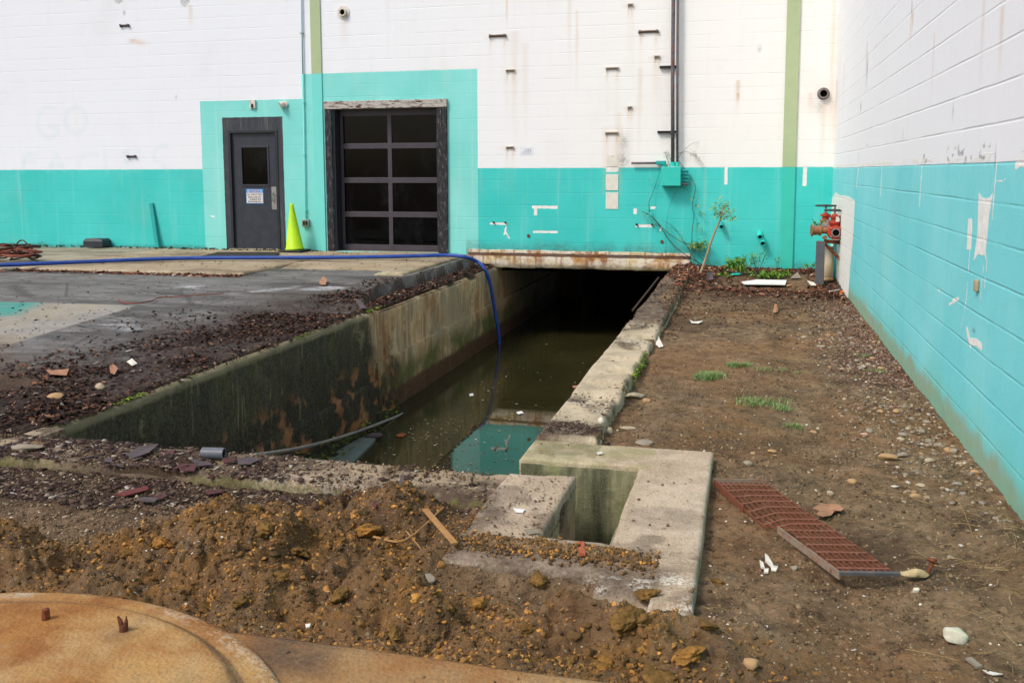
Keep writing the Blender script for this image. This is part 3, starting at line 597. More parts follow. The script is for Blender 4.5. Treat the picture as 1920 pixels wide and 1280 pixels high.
flange(1544, 176, .092, .062, M_valveg); flange(644, 24, .115, .055, M_white)
M_plate = paint('white metal plate', '#dedbd0', .6, .02, '#cfcabb', sc=9, dirt=.1)
for (x0, y0, x1, y1) in [(1136, 327, 1159, 357), (1136, 361, 1159, 392)]:
    a_, c_2 = onwall(x0, y0), onwall(x1, y1); o = put(MB().box((a_[0], WALLY-.008, c_2[2]), (c_2[0], WALLY-.001, a_[2])).build('mounting_plate', M_plate, bevel=.002), wall)
a_, c_2 = onwall(1138, 291), onwall(1158, 312); put(MB().box((a_[0], WALLY-.006, c_2[2]), (c_2[0], WALLY-.001, a_[2])).build('mounting_plate', M_plate), wall)
a_, c_2 = onwall(975, 276), onwall(1000, 291)
o = put(MB().box((a_[0], WALLY-.004, c_2[2]), (c_2[0], WALLY-.001, a_[2])).build('sticker', M_paper2 if False else paint('worn sticker', '#e3e6ea', .6, 0, '#d4d9e0', dirt=.05)), wall)
b = MB()
for k in range(4):
    x = a_[0]+.03+.02*(3-k); z = a_[2]-.035-.022*k
    while x < c_2[0]-.03: w = random.uniform(.01, .03); b.box((x, WALLY-.0062, z-.004-.002*(k == 0)), (x+w, WALLY-.0042, z+.004)); x += w+random.uniform(.008, .02)
put(b.build('faded_print', paint('grey ink', '#878c96', .8)), wall)
# rough lintel over the channel
def rbox(lo, hi, res, r, amp, seed=0):
    lo = np.array(lo, float); hi = np.array(hi, float); VV = []; FF = []; base = 0
    for ax in range(3):
        a, b_ = [k for k in range(3) if k != ax]
        ua = np.linspace(lo[a], hi[a], max(2, int((hi[a]-lo[a])/res)+1)); ub = np.linspace(lo[b_], hi[b_], max(2, int((hi[b_]-lo[b_])/res)+1))
        for side in (0, 1):
            Ua, Ub = np.meshgrid(ua, ub); Q = np.zeros(Ua.shape+(3,)); Q[..., a] = Ua; Q[..., b_] = Ub; Q[..., ax] = (lo, hi)[side][ax]
            ii = np.arange(Ua.size).reshape(Ua.shape)+base; ff = np.stack([ii[:-1, :-1], ii[:-1, 1:], ii[1:, 1:], ii[1:, :-1]], -1).reshape(-1, 4)
            if (side == 0) ^ (ax == 1): ff = ff[:, ::-1]
            VV.append(Q.reshape(-1, 3)); FF.append(ff); base += Ua.size
    Q = np.vstack(VV); rr = r*(.4+1.4*fbm(Q[:, 0]*3+Q[:, 2], Q[:, 1]*3+Q[:, 2]*2, 3, seed))[:, None]
    c = np.clip(Q, lo+rr, hi-rr); d = Q-c; L = np.linalg.norm(d, axis=1, keepdims=True)+1e-9; Q = c+d/L*rr
    for k in range(3):
        Q[:, k] += amp*(fbm(Q[:, (k+1) % 3]*5+Q[:, k]*3, Q[:, (k+2) % 3]*5, 4, seed+k*7)-.5)
    return Q, np.vstack(FF)
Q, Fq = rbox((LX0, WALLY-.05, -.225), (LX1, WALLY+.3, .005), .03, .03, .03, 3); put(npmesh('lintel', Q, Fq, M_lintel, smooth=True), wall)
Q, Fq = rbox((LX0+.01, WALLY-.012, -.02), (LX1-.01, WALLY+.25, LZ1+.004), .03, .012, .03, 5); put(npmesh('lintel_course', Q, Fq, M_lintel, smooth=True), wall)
# ================================================================ side wall
ys = np.r_[[-7, -3, 0, 1.5], np.geomspace(2.4, WALLY, 760)]; vs2 = np.r_[lines(-.32, 2.2, .009), np.arange(2.21, 4.4, .02), [5.2, 6.2]]
U, V = np.meshgrid(ys, vs2); mk = np.zeros(U.shape+(4,)); R, G, B, A = [mk[..., k] for k in range(4)]
def P(x, y): q = onside(x, y); return q[1], q[2]
G += inpoly(U, V, [P(1567, 360), P(1574, 366), P(1590, 368), P(1603, 376), P(1600, 440), P(1594, 500), P(1590, 562), P(1560, 520), P(1555, 380)], .03)
G += inpoly(U, V, [P(1835, 360), P(1842, 372), P(1855, 371), P(1862, 360), P(1855, 400), P(1848, 470), P(1850, 492), P(1845, 478), P(1832, 478), P(1825, 490), P(1832, 440)], .006)
for q in [(1815, 410, 1822, 468), ]: G += inpoly(U, V, [P(q[0], q[1]), P(q[2]+1, q[1]), P(q[2]-1, q[3]), P(q[0]-3, q[3])], .006)
for pts, w in [([(1869, 303), (1864, 360), (1860, 410)], .010), ([(1654, 312), (1651, 365)], .02), ([(1729, 312), (1726, 350), (1724, 385)], .012), ([(1609, 318), (1606, 350)], .03), ([(1818, 470), (1812, 560), (1802, 615)], .006), ([(1850, 490), (1846, 540)], .006), ([(1845, 490), (1838, 560)], .005), ([(1779, 571), (1790, 566)], .008), ([(1786, 564), (1797, 560)], .012), ([(1760, 543), (1762, 548)], .008), ([(1813, 618), (1818, 640), (1830, 641), (1840, 650)], .022), ([(1814, 625), (1820, 650)], .010), ([(1905, 312), (1914, 305), (1925, 306)], .02), ([(1870, 340), (1885, 338)], .004)]:
    G += .9*seg(U, V, [P(*p) for p in pts], w)
G += .75*(np.abs(V-1.42-.03*fbm(U*4, V*0, 3, 8)) < .02)*(fbm(U*6, V*20, 3, 77) > .5)
for x, y, L, w, s_ in [(1710, 0, .5, .02, .9), (1712, 20, .25, .03, 1.), (1626, 80, .5, .03, .9), (1752, 60, .6, .03, .35), (1880, 10, .45, .05, .45), (1845, 0, .6, .04, .3), (1572, 30, 1.3, .10, .6), (1583, 120, .8, .06, .4), (1568, 150, 1.4, .3, .35), (1600, 440, .5, .05, .5), (1625, 560, .4, .1, .3)]:
    u, v = P(x, y); R += streak(U, V, u, v, L, w, s_, int(x+y))
for x, y, w, h, s_ in [(1626, 130, .05, .16, .7), (1710, 18, .01, .05, .9), (1787, 210, .012, .05, .8), (1693, 254, .012, .04, .7), (1614, 200, .05, .05, .7), (1826, 620, .03, .012, .9), (1833, 537, .012, .02, .9), (1626, 272, .04, .015, .8), (1610, 295, .02, .05, .7), (1866, 296, .012, .05, .7), (1603, 505, .04, .1, .4)]:
    u, v = P(x, y); B += s_*np.exp(-((U-u)/w)**2-((V-v)/h)**2)
B += .75*((fbm(U*14, V*30, 3, 31) > .60)*sst(.07, .02, np.abs(V-1.46)))*(U < 7.5)*(fbm(U*1.2, V*0, 2, 5) > .45)
for x, w in [(1750, .05), (1757, .02), (1720, .05), (1716, .02), (1725, .02), (1640, .08), (1880, .03), (1700, .015)]:
    q = P(x, 360); A += .0*U; G += .20*np.exp(-((U-q[0]-.02*(vn(V*3, 1, x)-.5))/w)**2)*(V < 1.38)
mk[:] = np.clip(mk, 0, 1)
idx = np.arange(U.size).reshape(U.shape); f = np.stack([idx[:-1, :-1], idx[1:, :-1], idx[1:, 1:], idx[:-1, 1:]], -1).reshape(-1, 4)
Vv = np.stack([WALLX+.004*(fbm(U.ravel()*1.5, V.ravel()*1.5, 3, 3)-.5), U.ravel(), V.ravel()], 1)
side = empty('side_wall', (WALLX, 6, 0)); tag(side, 'long blue-teal and white block wall running down the right side of the dirt yard', 'wall')
put(npmesh('wall', Vv, f[:, ::-1], M_side, attrs={'mk': mk.reshape(-1, 4)}), side)
put(MB().box((WALLX+.006, -7, -.32), (WALLX+.3, WALLY+.3, 6.2)).build('wall_core', bpy.data.materials['raw block']), side)
q = onside(1834, 537); put(MB().box((WALLX-.02, q[1]-.03, q[2]-.03), (WALLX+.002, q[1]+.03, q[2]+.04)).build('broken_anchor', M_rubble, bevel=.012), side)
# ================================================================ concrete of the channel and the sump
CX0, CX1, CY0 = -4.05, -1.13, 4.42       # the open channel
WATER = -1.42
FOOT = [(-4.30, -.80, 4.03, 4.42, -.15), (-1.14, -.15, 4.65, 4.99, -.135), (-.51, -.15, 3.13, 4.99, -.135), (-1.14, -.15, 3.31, 3.63, -.135), (-1.14, -.80, 3.31, 4.42, -.135),
        (-1.13, -.79, 4.985, 15., -.11), (-4.32, -4.05, 4.42, 15., -.185)]
VOID = [(-4.05, -1.13, 4.42, 25.), (-1.16, -.51, 4.42, 4.65), (-.80, -.51, 3.63, 4.65)]
def plateau(name, rects, ztop, zbot, mat, res=.02, r=.02, amp=.012, par=None, paint_=None, zf=None, seed=0, top=.006, yr=None):
    x0 = min(q[0] for q in rects); x1 = max(q[1] for q in rects); y0 = min(q[2] for q in rects); y1 = max(q[3] for q in rects)
    ex = sorted({q[0] for q in rects}|{q[1] for q in rects}); ey = sorted({q[2] for q in rects}|{q[3] for q in rects})
    xs = lines(x0, x1, res, ex); ys = lines(y0, y1, res, ey) if not yr else np.unique(np.round(np.r_[np.geomspace(y0, y1, yr), ey], 4))
    X, Y = np.meshgrid(xs, ys); ins = lambda a, b: np.any([(a > q[0])&(a < q[1])&(b > q[2])&(b < q[3]) for q in rects], 0)
    XC, YC = np.meshgrid((xs[1:]+xs[:-1])/2, (ys[1:]+ys[:-1])/2); m = ins(XC, YC)
    d = np.max([np.minimum(np.minimum(X-q[0], q[1]-X), np.minimum(Y-q[2], q[3]-Y)) for q in rects], 0).clip(0, None)
    rr = r*(.5+1.3*fbm(X*2.1, Y*2.1, 3, seed)); dd = np.minimum(d, rr)
    Z = ztop-(rr-np.sqrt(np.maximum(rr**2-(rr-dd)**2, 0)))+top*2*(fbm(X*1.7, Y*1.7, 4, seed+5)-.5)
    chip = sst(.62, .80, fbm(X*2.7, Y*2.7, 4, seed+9))*sst(.10, .0, d)*.03*(amp/.012); Z = Z-chip
    if zf is not None: Z = zf(X, Y, Z)
    def disp(x, y, z): return amp*2*(fbm(x*3+z*2.7, y*3+z*1.3, 4, seed+2)-.5), amp*2*(fbm(x*3+z*2.1+9, y*3-z*1.9, 4, seed+3)-.5)
    ax, ay = disp(X, Y, Z); VV = [np.stack([X+ax*sst(.12, 0, d), Y+ay*sst(.12, 0, d), Z], -1).reshape(-1, 3)]
    idx = np.arange(X.size).reshape(X.shape); FF = [np.stack([idx[:-1, :-1], idx[:-1, 1:], idx[1:, 1:], idx[1:, :-1]], -1)[m]]
    mp = np.pad(m, 1); E = []
    for (jj, ii) in np.argwhere(m):
        if not mp[jj+1, ii]: E.append((idx[jj, ii+1], idx[jj, ii]))
        if not mp[jj+1, ii+2]: E.append((idx[jj+1, ii+1], idx[jj, ii+1]))
        if not mp[jj+2, ii+1]: E.append((idx[jj+1, ii], idx[jj+1, ii+1]))
        if not mp[jj, ii+1]: E.append((idx[jj, ii], idx[jj, ii+1])[::-1]) if False else None
    E = []
    for (jj, ii) in np.argwhere(m):
        if not mp[jj, ii+1]: E.append((idx[jj, ii], idx[jj, ii+1]))
        if not mp[jj+2, ii+1]: E.append((idx[jj+1, ii+1], idx[jj+1, ii]))
        if not mp[jj+1, ii]: E.append((idx[jj+1, ii], idx[jj, ii]))
        if not mp[jj+1, ii+2]: E.append((idx[jj, ii+1], idx[jj+1, ii+1]))
    E = np.array(E); bi, inv = np.unique(E, return_inverse=True); inv = inv.reshape(E.shape)
    bx, by, bz = X.ravel()[bi], Y.ravel()[bi], Z.ravel()[bi]; n = max(2, int((ztop-zbot)/max(res, .03))); base = X.size; prev = bi; cur = None
    for k in range(1, n+1):
        z = bz+(zbot-bz)*(k/n); ax, ay = disp(bx, by, z); VV.append(np.stack([bx+ax, by+ay, z], -1)); cur = base+np.arange(len(bi)); base += len(bi)
        FF.append(np.stack([prev[inv[:, 0]], cur[inv[:, 0]], cur[inv[:, 1]], prev[inv[:, 1]]], -1)); prev = cur
    V = np.vstack(VV); Fa = np.vstack(FF); use = np.zeros(len(V), bool); use[Fa.ravel()] = True; mp_ = np.cumsum(use)-1; V = V[use]; Fa = mp_[Fa]
    mk = np.zeros((len(V), 4)); 
    if paint_: paint_(V[:, 0], V[:, 1], V[:, 2], mk)
    return npmesh(name, V, Fa, mat, par, attrs={'mk': np.clip(mk, 0, 1)}, smooth=True)
def pfront(x, y, z, m):
    m[:, 0] = sst(.42, .56, fbm(x*2.2, y*4, 4, 21)+.10*sst(-1.9, -2.8, x)-.05)*.85*(1-inpoly(x, y, [(-2.25, 4.05), (-1.75, 4.05), (-1.75, 4.42), (-2.25, 4.42)], .15)); m[:, 1] = .35*inpoly(x, y, [(-2.35, 4.03), (-1.75, 4.03), (-1.9, 4.16), (-2.3, 4.12)], .04)
    m[:, 2] = sst(.4, .6, fbm(x*3, y*3, 3, 2))*(x > -1.9)*.4*sst(4.35, 4.42, y)+.3*(y < 4.05)*sst(.4, .6, fbm(x*2, y*2, 3, 3))
o = plateau('channel_end_wall', [FOOT[0][:4]], -.15, -2.3, M_cfront, .02, .025, .012, paint_=pfront, seed=4)
tag(o, 'low front wall of the flooded channel, its top littered with maroon flakes', 'concrete wall')
def pblock(x, y, z, m):
    m[:, 0] = np.maximum(sst(.52, .62, fbm(x*5, y*5, 4, 31))*.55*(y < 3.75), np.maximum(.9*inpoly(x, y, [(-1.05, 3.2), (-.75, 3.1), (-.3, 3.2), (-.22, 3.42), (-.75, 3.5), (-1.1, 3.55)], .06), .5*sst(.5, .6, fbm(x*6, y*6, 4, 3))*(x < -.75)))
    m[:, 0] = np.maximum(m[:, 0], .35*sst(.05, 0., np.hypot((x+.3)/1.3, y-3.95)-.12)); m[:, 0] = np.maximum(m[:, 0], .8*sst(-.88, -1.05, x+.3*(fbm(x*5, y*5, 4, 5)-.5))*(y < 4.1)); m[:, 0] *= (z > -.2)
    m[:, 1] = .6*(x < -.3)*sst(3.345, 3.325, y+.03*fbm(x*9, y*9, 3, 3))*(z > -.16)*sst(.42, .56, fbm(x*14, y*19, 3, 6))+.9*inpoly(x, y, [(-.35, 3.1), (-.13, 3.1), (-.14, 3.35), (-.26, 3.38)], .05)*sst(.4, .6, fbm(x*12, y*12, 3, 8))+.8*sst(.012, .0, np.hypot(x+1.14, 0*y))*(z > -.3)*(abs(y-4.67) < .05)
    m[:, 2] = .38*sst(.46, .62, fbm(x*4, y*4+z*3, 4, 12))*(x < -.45)*(y > 4.6)+.12*(z < -.2)*(y < 4.7)
o = plateau('sump_block', [q[:4] for q in FOOT[1:5]], -.135, -1.9, M_cblock, .012, .013, .005, paint_=pblock, seed=9, zf=lambda X, Y, Z: Z-.05*sst(3.30, 3.13, Y)*(X < -.3)*sst(.4, .6, fbm(X*3, Y*3, 3, 1)))
tag(o, 'pale U-shaped concrete curb around the square sump opening beside the dirt mound', 'concrete curb')
SB = []
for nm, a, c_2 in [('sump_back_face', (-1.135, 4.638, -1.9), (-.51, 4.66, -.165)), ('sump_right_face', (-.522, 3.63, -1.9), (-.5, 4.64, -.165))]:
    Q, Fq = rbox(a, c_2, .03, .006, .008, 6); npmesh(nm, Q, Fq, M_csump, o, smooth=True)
def pcope(x, y, z, m):
    m[:, 0] = np.maximum(sst(9.0, 9.6, y+.5*fbm(x*2, y*2, 3, 6)), sst(.54, .66, fbm(x*3, y*2.5, 4, 41))*.8); m[:, 0] = np.maximum(m[:, 0], sst(.12, .02, np.abs(y-5.18+.15*(fbm(x*5, y*5, 3, 7)-.5))-.10))
    m[:, 0] *= (z > -.17)
    for yy, w in [(5.78, .02), (6.25, .02), (6.72, .02), (8.05, .03), (7.2, .015)]: m[:, 1] += .8*sst(w*1.6, w*.3, np.abs(y-yy-.12*(x+.95)-.04*fbm(x*8, y*3, 3, 3)))*sst(.35, .6, fbm(x*9, y*9, 3, int(yy*10)))
    m[:, 2] = .6*(x > -.81)*(y > 6.6)*(y < 7.7)+.5*sst(.5, .6, fbm(x*3, y*3, 4, 51))*inpoly(x, y, [(-1, 5.4), (-.82, 5.4), (-.82, 5.65), (-1, 5.65)], .1)
def zcope(X, Y, Z):
    for y_, a in [(5.95, .025), (6.30, .045), (6.75, .05), (8.3, .05), (7.75, .04), (5.15, .045), (9.1, .05), (7.2, .03)]:
        Z = Z-1.5*a*sst(.0, .30, X+1.0+.3*fbm(X*4, Y*3, 3, 5))*sst(.13, .04, np.abs(Y-y_-.1*(X+.9)-.06*fbm(X*6, Y*6, 3, 9)))
    return Z+.012*np.sin(Y*2.1)*(Y > 5.3)
o = plateau('channel_coping', [(-1.13, -.79, 4.995, 15.25)], -.11, -2.3, M_ccope, .018, .02, .022, paint_=pcope, zf=zcope, seed=17, yr=520)
tag(o, 'broken mossy concrete coping between the dark water and the dirt yard', 'concrete wall')
M_chl = M_chan
def zl(X, Y, Z): return Z-.035*sst(9.3, 10.3, Y)-.06*sst(.55, .75, fbm(X*2, Y*1.6, 3, 44))*(Y > 10.5)*(Y < 13.7)
o = plateau('channel_side_wall', [(-4.32, -4.05, 4.425, 25.)], -.185, -2.3, M_chan, .03, .02, .014, zf=zl, seed=23, yr=420)
tag(o, 'long channel retaining wall, mossy black at the near end and tan with rust streaks at the far end', 'concrete wall')
Q, Fq = rbox((-4.06, 9.66, -2.3), (-4.012, 25., -.78), .06, .012, .012, 6); npmesh('footing', Q, Fq, M_chan, o, smooth=True)
Q, Fq = rbox((-4.06, 4.43, -2.3), (-4.0, 9.64, -.95), .04, .03, .05, 16); npmesh('footing', Q, Fq, M_chan, o, smooth=True)
Q, Fq = rbox((-4.13, 4.41, -1.4), (-3.965, 4.66, -.165), .02, .012, .01, 26); npmesh('end_pier', Q, Fq, M_cfront, o, smooth=True, attrs={'mk': np.zeros((len(Q), 4))})
# covered end of the channel under the building
cul = empty('culvert', (-2.6, 20, -1)); tag(cul, 'dark covered culvert running under the back wall', 'culvert')
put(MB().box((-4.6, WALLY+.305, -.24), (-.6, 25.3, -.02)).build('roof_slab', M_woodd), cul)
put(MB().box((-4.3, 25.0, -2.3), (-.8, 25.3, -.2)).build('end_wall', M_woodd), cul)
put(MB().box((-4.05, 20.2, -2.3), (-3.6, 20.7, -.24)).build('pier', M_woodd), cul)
tag(MB().box((-4.4, 4.0, -2.35), (-.4, 25.2, -2.25)).build('channel_floor', M_bank), kind='structure')
# water
xs = np.linspace(CX0-.02, CX1+.05, 60); X, Y = np.meshgrid(np.r_[xs], np.geomspace(4.40, 25, 160)); idx = np.arange(X.size).reshape(X.shape)
tag(npmesh('water', np.stack([X, Y, X*0+WATER], -1).reshape(-1, 3), np.stack([idx[:-1, :-1], idx[:-1, 1:], idx[1:, 1:], idx[1:, :-1]], -1).reshape(-1, 4), M_water, smooth=True), kind='structure')
tag(MB().box((-1.12, 4.43, WATER-.01), (-.5, 4.65, WATER)).box((-.8, 3.63, WATER-.01), (-.5, 4.43, WATER)).build('sump_water', M_water), kind='structure')
# silt bank at the foot of the side wall
xs = np.linspace(-4.03, -3.25, 60); Yb = np.geomspace(4.43, 11.5, 260); X, Y = np.meshgrid(xs, Yb); tt = (X+4.03)/(.62*sst(11.4, 8., Y)+.06)
Z = -1.02-.34*sst(4.6, 9.5, Y)-.42*tt+.16*(fbm(X*5, Y*5, 5, 3)-.5)+.03*(fbm(X*22, Y*22, 3, 6)-.5); idx = np.arange(X.size).reshape(X.shape)
tag(npmesh('silt_bank', np.stack([X, Y, Z], -1).reshape(-1, 3), np.stack([idx[:-1, :-1], idx[:-1, 1:], idx[1:, 1:], idx[1:, :-1]], -1).reshape(-1, 4), M_bank, smooth=True), kind='structure')
# ================================================================ ground sheet
def base_z(X, Y):
    z = np.where(X < -4.1, -.05-.12*sst(11.5, 4.6, Y), -.205)
    z = np.where((X > -4.46-.02*np.sin(Y*7))&(X < -4.0)&(Y > 10.2), -.235, z)
    z = z+.07*sst(12.3, 14.6, Y)*(X > -1.2)
    return z
def ground_z(X, Y, micro=True):
    X = np.asarray(X, float); Y = np.asarray(Y, float); z = base_z(X, Y)
    rough = np.where(X < -4.35, .25*sst(9., 5., Y)+.12, 1.)
    mound = inpoly(X, Y, [(-2.9, 3.15), (-2.35, 3.5), (-1.8, 3.95), (-1.35, 3.95), (-1.25, 3.5), (-1.1, 3.1), (-.15, 3.0), (.15, 2.6), (.1, 2.2), (-3.2, 2.2), (-3.2, 2.9)], .14)
    lump = fbm(X*2.6, Y*3.0, 3, 61); rid = 1-np.abs(2*fbm(X*3.4+.4*Y, Y*4.4, 4, 63)-1)
    mound = mound*sst(2.50, 2.80, Y); z = z+mound*(.035+.13*sst(.35, .75, lump)+.07*(rid-.7))
    mound = mound*sst(2.50, 2.74, Y)
    z = z+(.055*np.exp(-((X+1.18)/.055)**2)*sst(3.1, 3.3, Y)*sst(4.1, 3.9, Y)+.06*np.exp(-((Y-3.265)/.05)**2)*sst(-1.3, -1.1, X)*sst(-.3, -.45, X))*(.4+1.1*fbm(X*6, Y*6, 3, 67))
    z = z+(.13+.09*(fbm(X*6, Y*6, 4, 68)-.5))*np.exp(-((X-1.06)/.15)**2)*np.exp(-((Y-3.85)/.55)**2)+.03*np.exp(-((X-.78)/.14)**2)*np.exp(-((Y-3.4)/.4)**2)+.05*np.exp(-((X-.02)/.13)**2-((Y-3.0)/.2)**2)+.085*sst(2.8, 2.45, Y)*(Y < 3)
    z = z+.11*np.exp(-((X+.75)/.55)**2-((Y-13.6)/.9)**2)+.05*np.exp(-((Y-12.2)/.25)**2)*(X > -1.2)*(X < 1.1)
    k_ = sst(-4.95, -4.36, X+.10*(fbm(X*2, Y*2, 3, 66)-.5))*(X < -4.0)*sst(10.4, 9.6, Y); z = z*(1-k_)+k_*(-.155)
    z = z-.02*np.exp(-((X-.42-.03*np.sin(Y*2))/.16)**2)*(Y < 9)+.012*np.exp(-((X-.2)/.08)**2)*(Y < 9)
    if micro:
        bil = np.abs(2*fbm(X*9, Y*9, 3, 171)-1); bil2 = np.abs(2*fbm(X*24, Y*24, 3, 173)-1); z = z+mound*(.075*(bil-.25)+.030*(bil2-.25))*sst(2.5, 2.65, Y)
        z = z+rough*(.034*(fbm(X*1.6, Y*1.6, 3, 71)-.5)+.024*(fbm(X*7, Y*7, 4, 73)-.5)*(1+1.6*mound)+.020*(fbm(X*30, Y*30, 3, 75)-.5)*(1+.8*mound)+.012*(np.abs(2*fbm(X*15, Y*15, 3, 175)-1)-.25))
    return z
def cover(X, Y):     # dirt lying over the concrete tops
    c = sst(.58, .72, fbm(X*2.1, Y*3.3, 4, 91))*(Y < 4.3)*(X < -2.1)*(X > -3.9)
    c = np.maximum(c, sst(-4.085, -4.14, X+.05*(fbm(X*8, Y*3, 3, 4)-.5))*(X < -4)*(Y > 4.4))
    c = np.maximum(c, sst(-.98, -.86, X+.25*(fbm(X*3, Y*2, 3, 14)-.5))*(Y > 9.3)*(X > -1.2)*(X < -.7)*sst(9.2, 10.5, Y))
    c = np.maximum(c, sst(.11, .0, np.abs(Y-3.45+.05*X-.06*fbm(X*5, Y, 3, 6)))*sst(-1.14, -1.0, X)*sst(-.22, -.42, X)*(.35+1.3*fbm(X*9, Y*9, 3, 8)))
    return np.clip(c, 0, 1)
us_ = np.r_[np.arange(-2.4, -1.20, .012), np.arange(-1.20, .64, .0027)]; yr_ = np.geomspace(1.55, WALLY-.0, 860)
Y, Uu = np.meshgrid(yr_, us_, indexing='ij'); X = Y*Uu*(1+0*Y); X = np.minimum(X, WALLX+.0); Z = ground_z(X, Y)
for (x0, x1, y0, y1, zt) in FOOT:
    e = .012; m = (X > x0+e)&(X < x1-(e if x1 > -4 else -.05))&(Y > y0+e)&(Y < y1-e); cv = cover(X, Y)
    Z = np.where(m, zt-.045+.065*cv, Z)
Z = np.where((Y < 2.545)&(X < .9), np.minimum(Z, -.115), Z)
inv_ = np.zeros(X.shape, bool)
for (x0, x1, y0, y1) in VOID: inv_ |= (X > x0)&(X < x1)&(Y > y0)&(Y < y1)
# keep a clean edge where the sheet meets the open channel
for (x0, x1, y0, y1) in VOID[:1]:
    m = (X > x0)&(X < x0+.03)&(Y > y0); X = np.where(m, x0-.002, X); inv_ &= ~m
gm = np.zeros(X.shape+(4,)); gn = np.zeros(X.shape+(4,))
nz = fbm(X*3, Y*3, 4, 101)
asp = (X < -4.2)*sst(5.4, 6.6, Y+.9*(nz-.5)+.5*(X+5.5))
moundm = inpoly(X, Y, [(-2.9, 3.15), (-2.35, 3.5), (-1.8, 3.95), (-1.35, 3.95), (-1.25, 3.5), (-1.1, 3.1), (-.15, 3.0), (.15, 2.6), (.1, 2.2), (-3.2, 2.2), (-3.2, 2.9)], .2)
gm[..., 0] = np.clip(moundm*(.25+1.1*sst(.35, .7, nz))+.75*inpoly(X, Y, [(-.35, 5.2), (.15, 5.2), (.2, 6.4), (0, 7.2), (-.4, 6.6)], .25)*sst(.3, .6, nz)+.5*(X > -.1)*(Y < 3.0)*sst(.4, .6, nz), 0, 1)
lit = np.maximum(sst(-6.3, -4.6, X+1.6*(nz-.5))*(X < -4)*sst(12., 9., Y), sst(6.2, 5.2, Y+.6*(X+5)+.8*(nz-.5))*(X < -4.0)*.8)
lit = np.maximum(lit, .9*((X < -4.0)&(X > -4.46)&(Y > 10)))
lit = np.maximum(lit, sst(11.0, 12.3, Y+.9*(nz-.5)-.3*np.abs(X))*(X > -1.2)*.9)
lit = np.maximum(lit, .8*(Y < 4.45)*(Y > 3.75)*(X < -1.2)*sst(.3, .5, nz)); lit = np.maximum(lit, .6*(Y < 4.0)*(X < -2.6)*sst(3.2, 3.8, Y))
lit = np.maximum(lit, .8*np.exp(-((Y-12.25)/.3)**2)*(X > -.6)); lit = lit*(1-.9*inpoly(X, Y, [(-.35, 12.7), (.9, 12.5), (.9, 14.2), (-.3, 13.6)], .2))
gm[..., 1] = np.clip(lit, 0, 1); gm[..., 2] = asp
zp = -.095; pp = [onz(x, y, zp) for x, y in [(-260, 560), (0, 566), (255, 573), (215, 585), (130, 606), (0, 641), (-200, 690)]]
gn[..., 0] = inpoly(X, Y, pp, .03); gn[..., 0] = np.maximum(gn[..., 0], .8*inpoly(X, Y, [(-.35, 12.7), (.9, 12.5), (.9, 14.0), (-.3, 13.6)], .2)*0)
gn[..., 1] = inpoly(X, Y, [onz(x, y, zp) for x, y in [(-150, 562), (80, 567), (60, 575), (30, 588), (-150, 600)]], .15)
wh = np.zeros(X.shape)
for q in [[(180, 600), (235, 590), (300, 602), (240, 612)], [(560, 545), (660, 535), (640, 545), (560, 552)], [(440, 552), (560, 540), (540, 546)], [(300, 543), (390, 535), (370, 545)]]:
    wh = np.maximum(wh, inpoly(X, Y, [onz(x, y, -.08) for x, y in q], .10))
gn[..., 2] = wh
idx = np.arange(X.size).reshape(X.shape); f = np.stack([idx[:-1, :-1], idx[:-1, 1:], idx[1:, 1:], idx[1:, :-1]], -1)
def anyc(m): return m[:-1, :-1]|m[:-1, 1:]|m[1:, 1:]|m[1:, :-1]
def allc(m): return m[:-1, :-1]&m[:-1, 1:]&m[1:, 1:]&m[1:, :-1]
keep = ~allc(inv_)&~allc(X >= WALLX-1e-6)
bad = np.zeros(X.shape, bool)
for (x0, x1, y0, y1) in VOID: bad |= (X > x0+.012)&(X < x1-.012)&(Y > y0+.012)&(Y < y1)
keep &= ~anyc(bad)
isA = allc(asp > .5)
def sub(name, m):
    ff = f[m&keep].reshape(-1, 4); use = np.zeros(X.size, bool); use[ff.ravel()] = True; mp_ = np.cumsum(use)-1
    return npmesh(name, np.stack([X, Y, Z], -1).reshape(-1, 3)[use], mp_[ff], M_ground, smooth=True, attrs={'gm': gm.reshape(-1, 4)[use], 'gn': gn.reshape(-1, 4)[use]})
tag(sub('soil', ~isA), kind='structure'); tag(sub('asphalt', isA), kind='structure')
b = MB(); zg = -.33
for q in [(-300, -4.31, -300, 300), (-.45, 300, -300, 300), (-4.31, -.45, -300, 3.2), (-4.31, -.45, 25.2, 300)]:
    b.add([(q[0], q[2], zg), (q[1], q[2], zg), (q[1], q[3], zg), (q[0], q[3], zg)], [(0, 1, 2, 3)])
tag(b.build('ground', M_ground), kind='structure')
def gp(x, y, dz=0.):
    """point of the ground seen at a picture point"""
    z = -.15
    for _ in range(8):
        q = onz(x, y, z); z = float(ground_z(q[0], q[1], False))
        for (x0, x1, y0, y1, zt) in FOOT:
            if x0 < q[0] < x1 and y0 < q[1] < y1: z = zt
    q[2] = float(ground_z(q[0], q[1])) if not any(x0 < q[0] < x1 and y0 < q[1] < y1 for (x0, x1, y0, y1, zt) in FOOT) else z
    q[2] += dz; return q
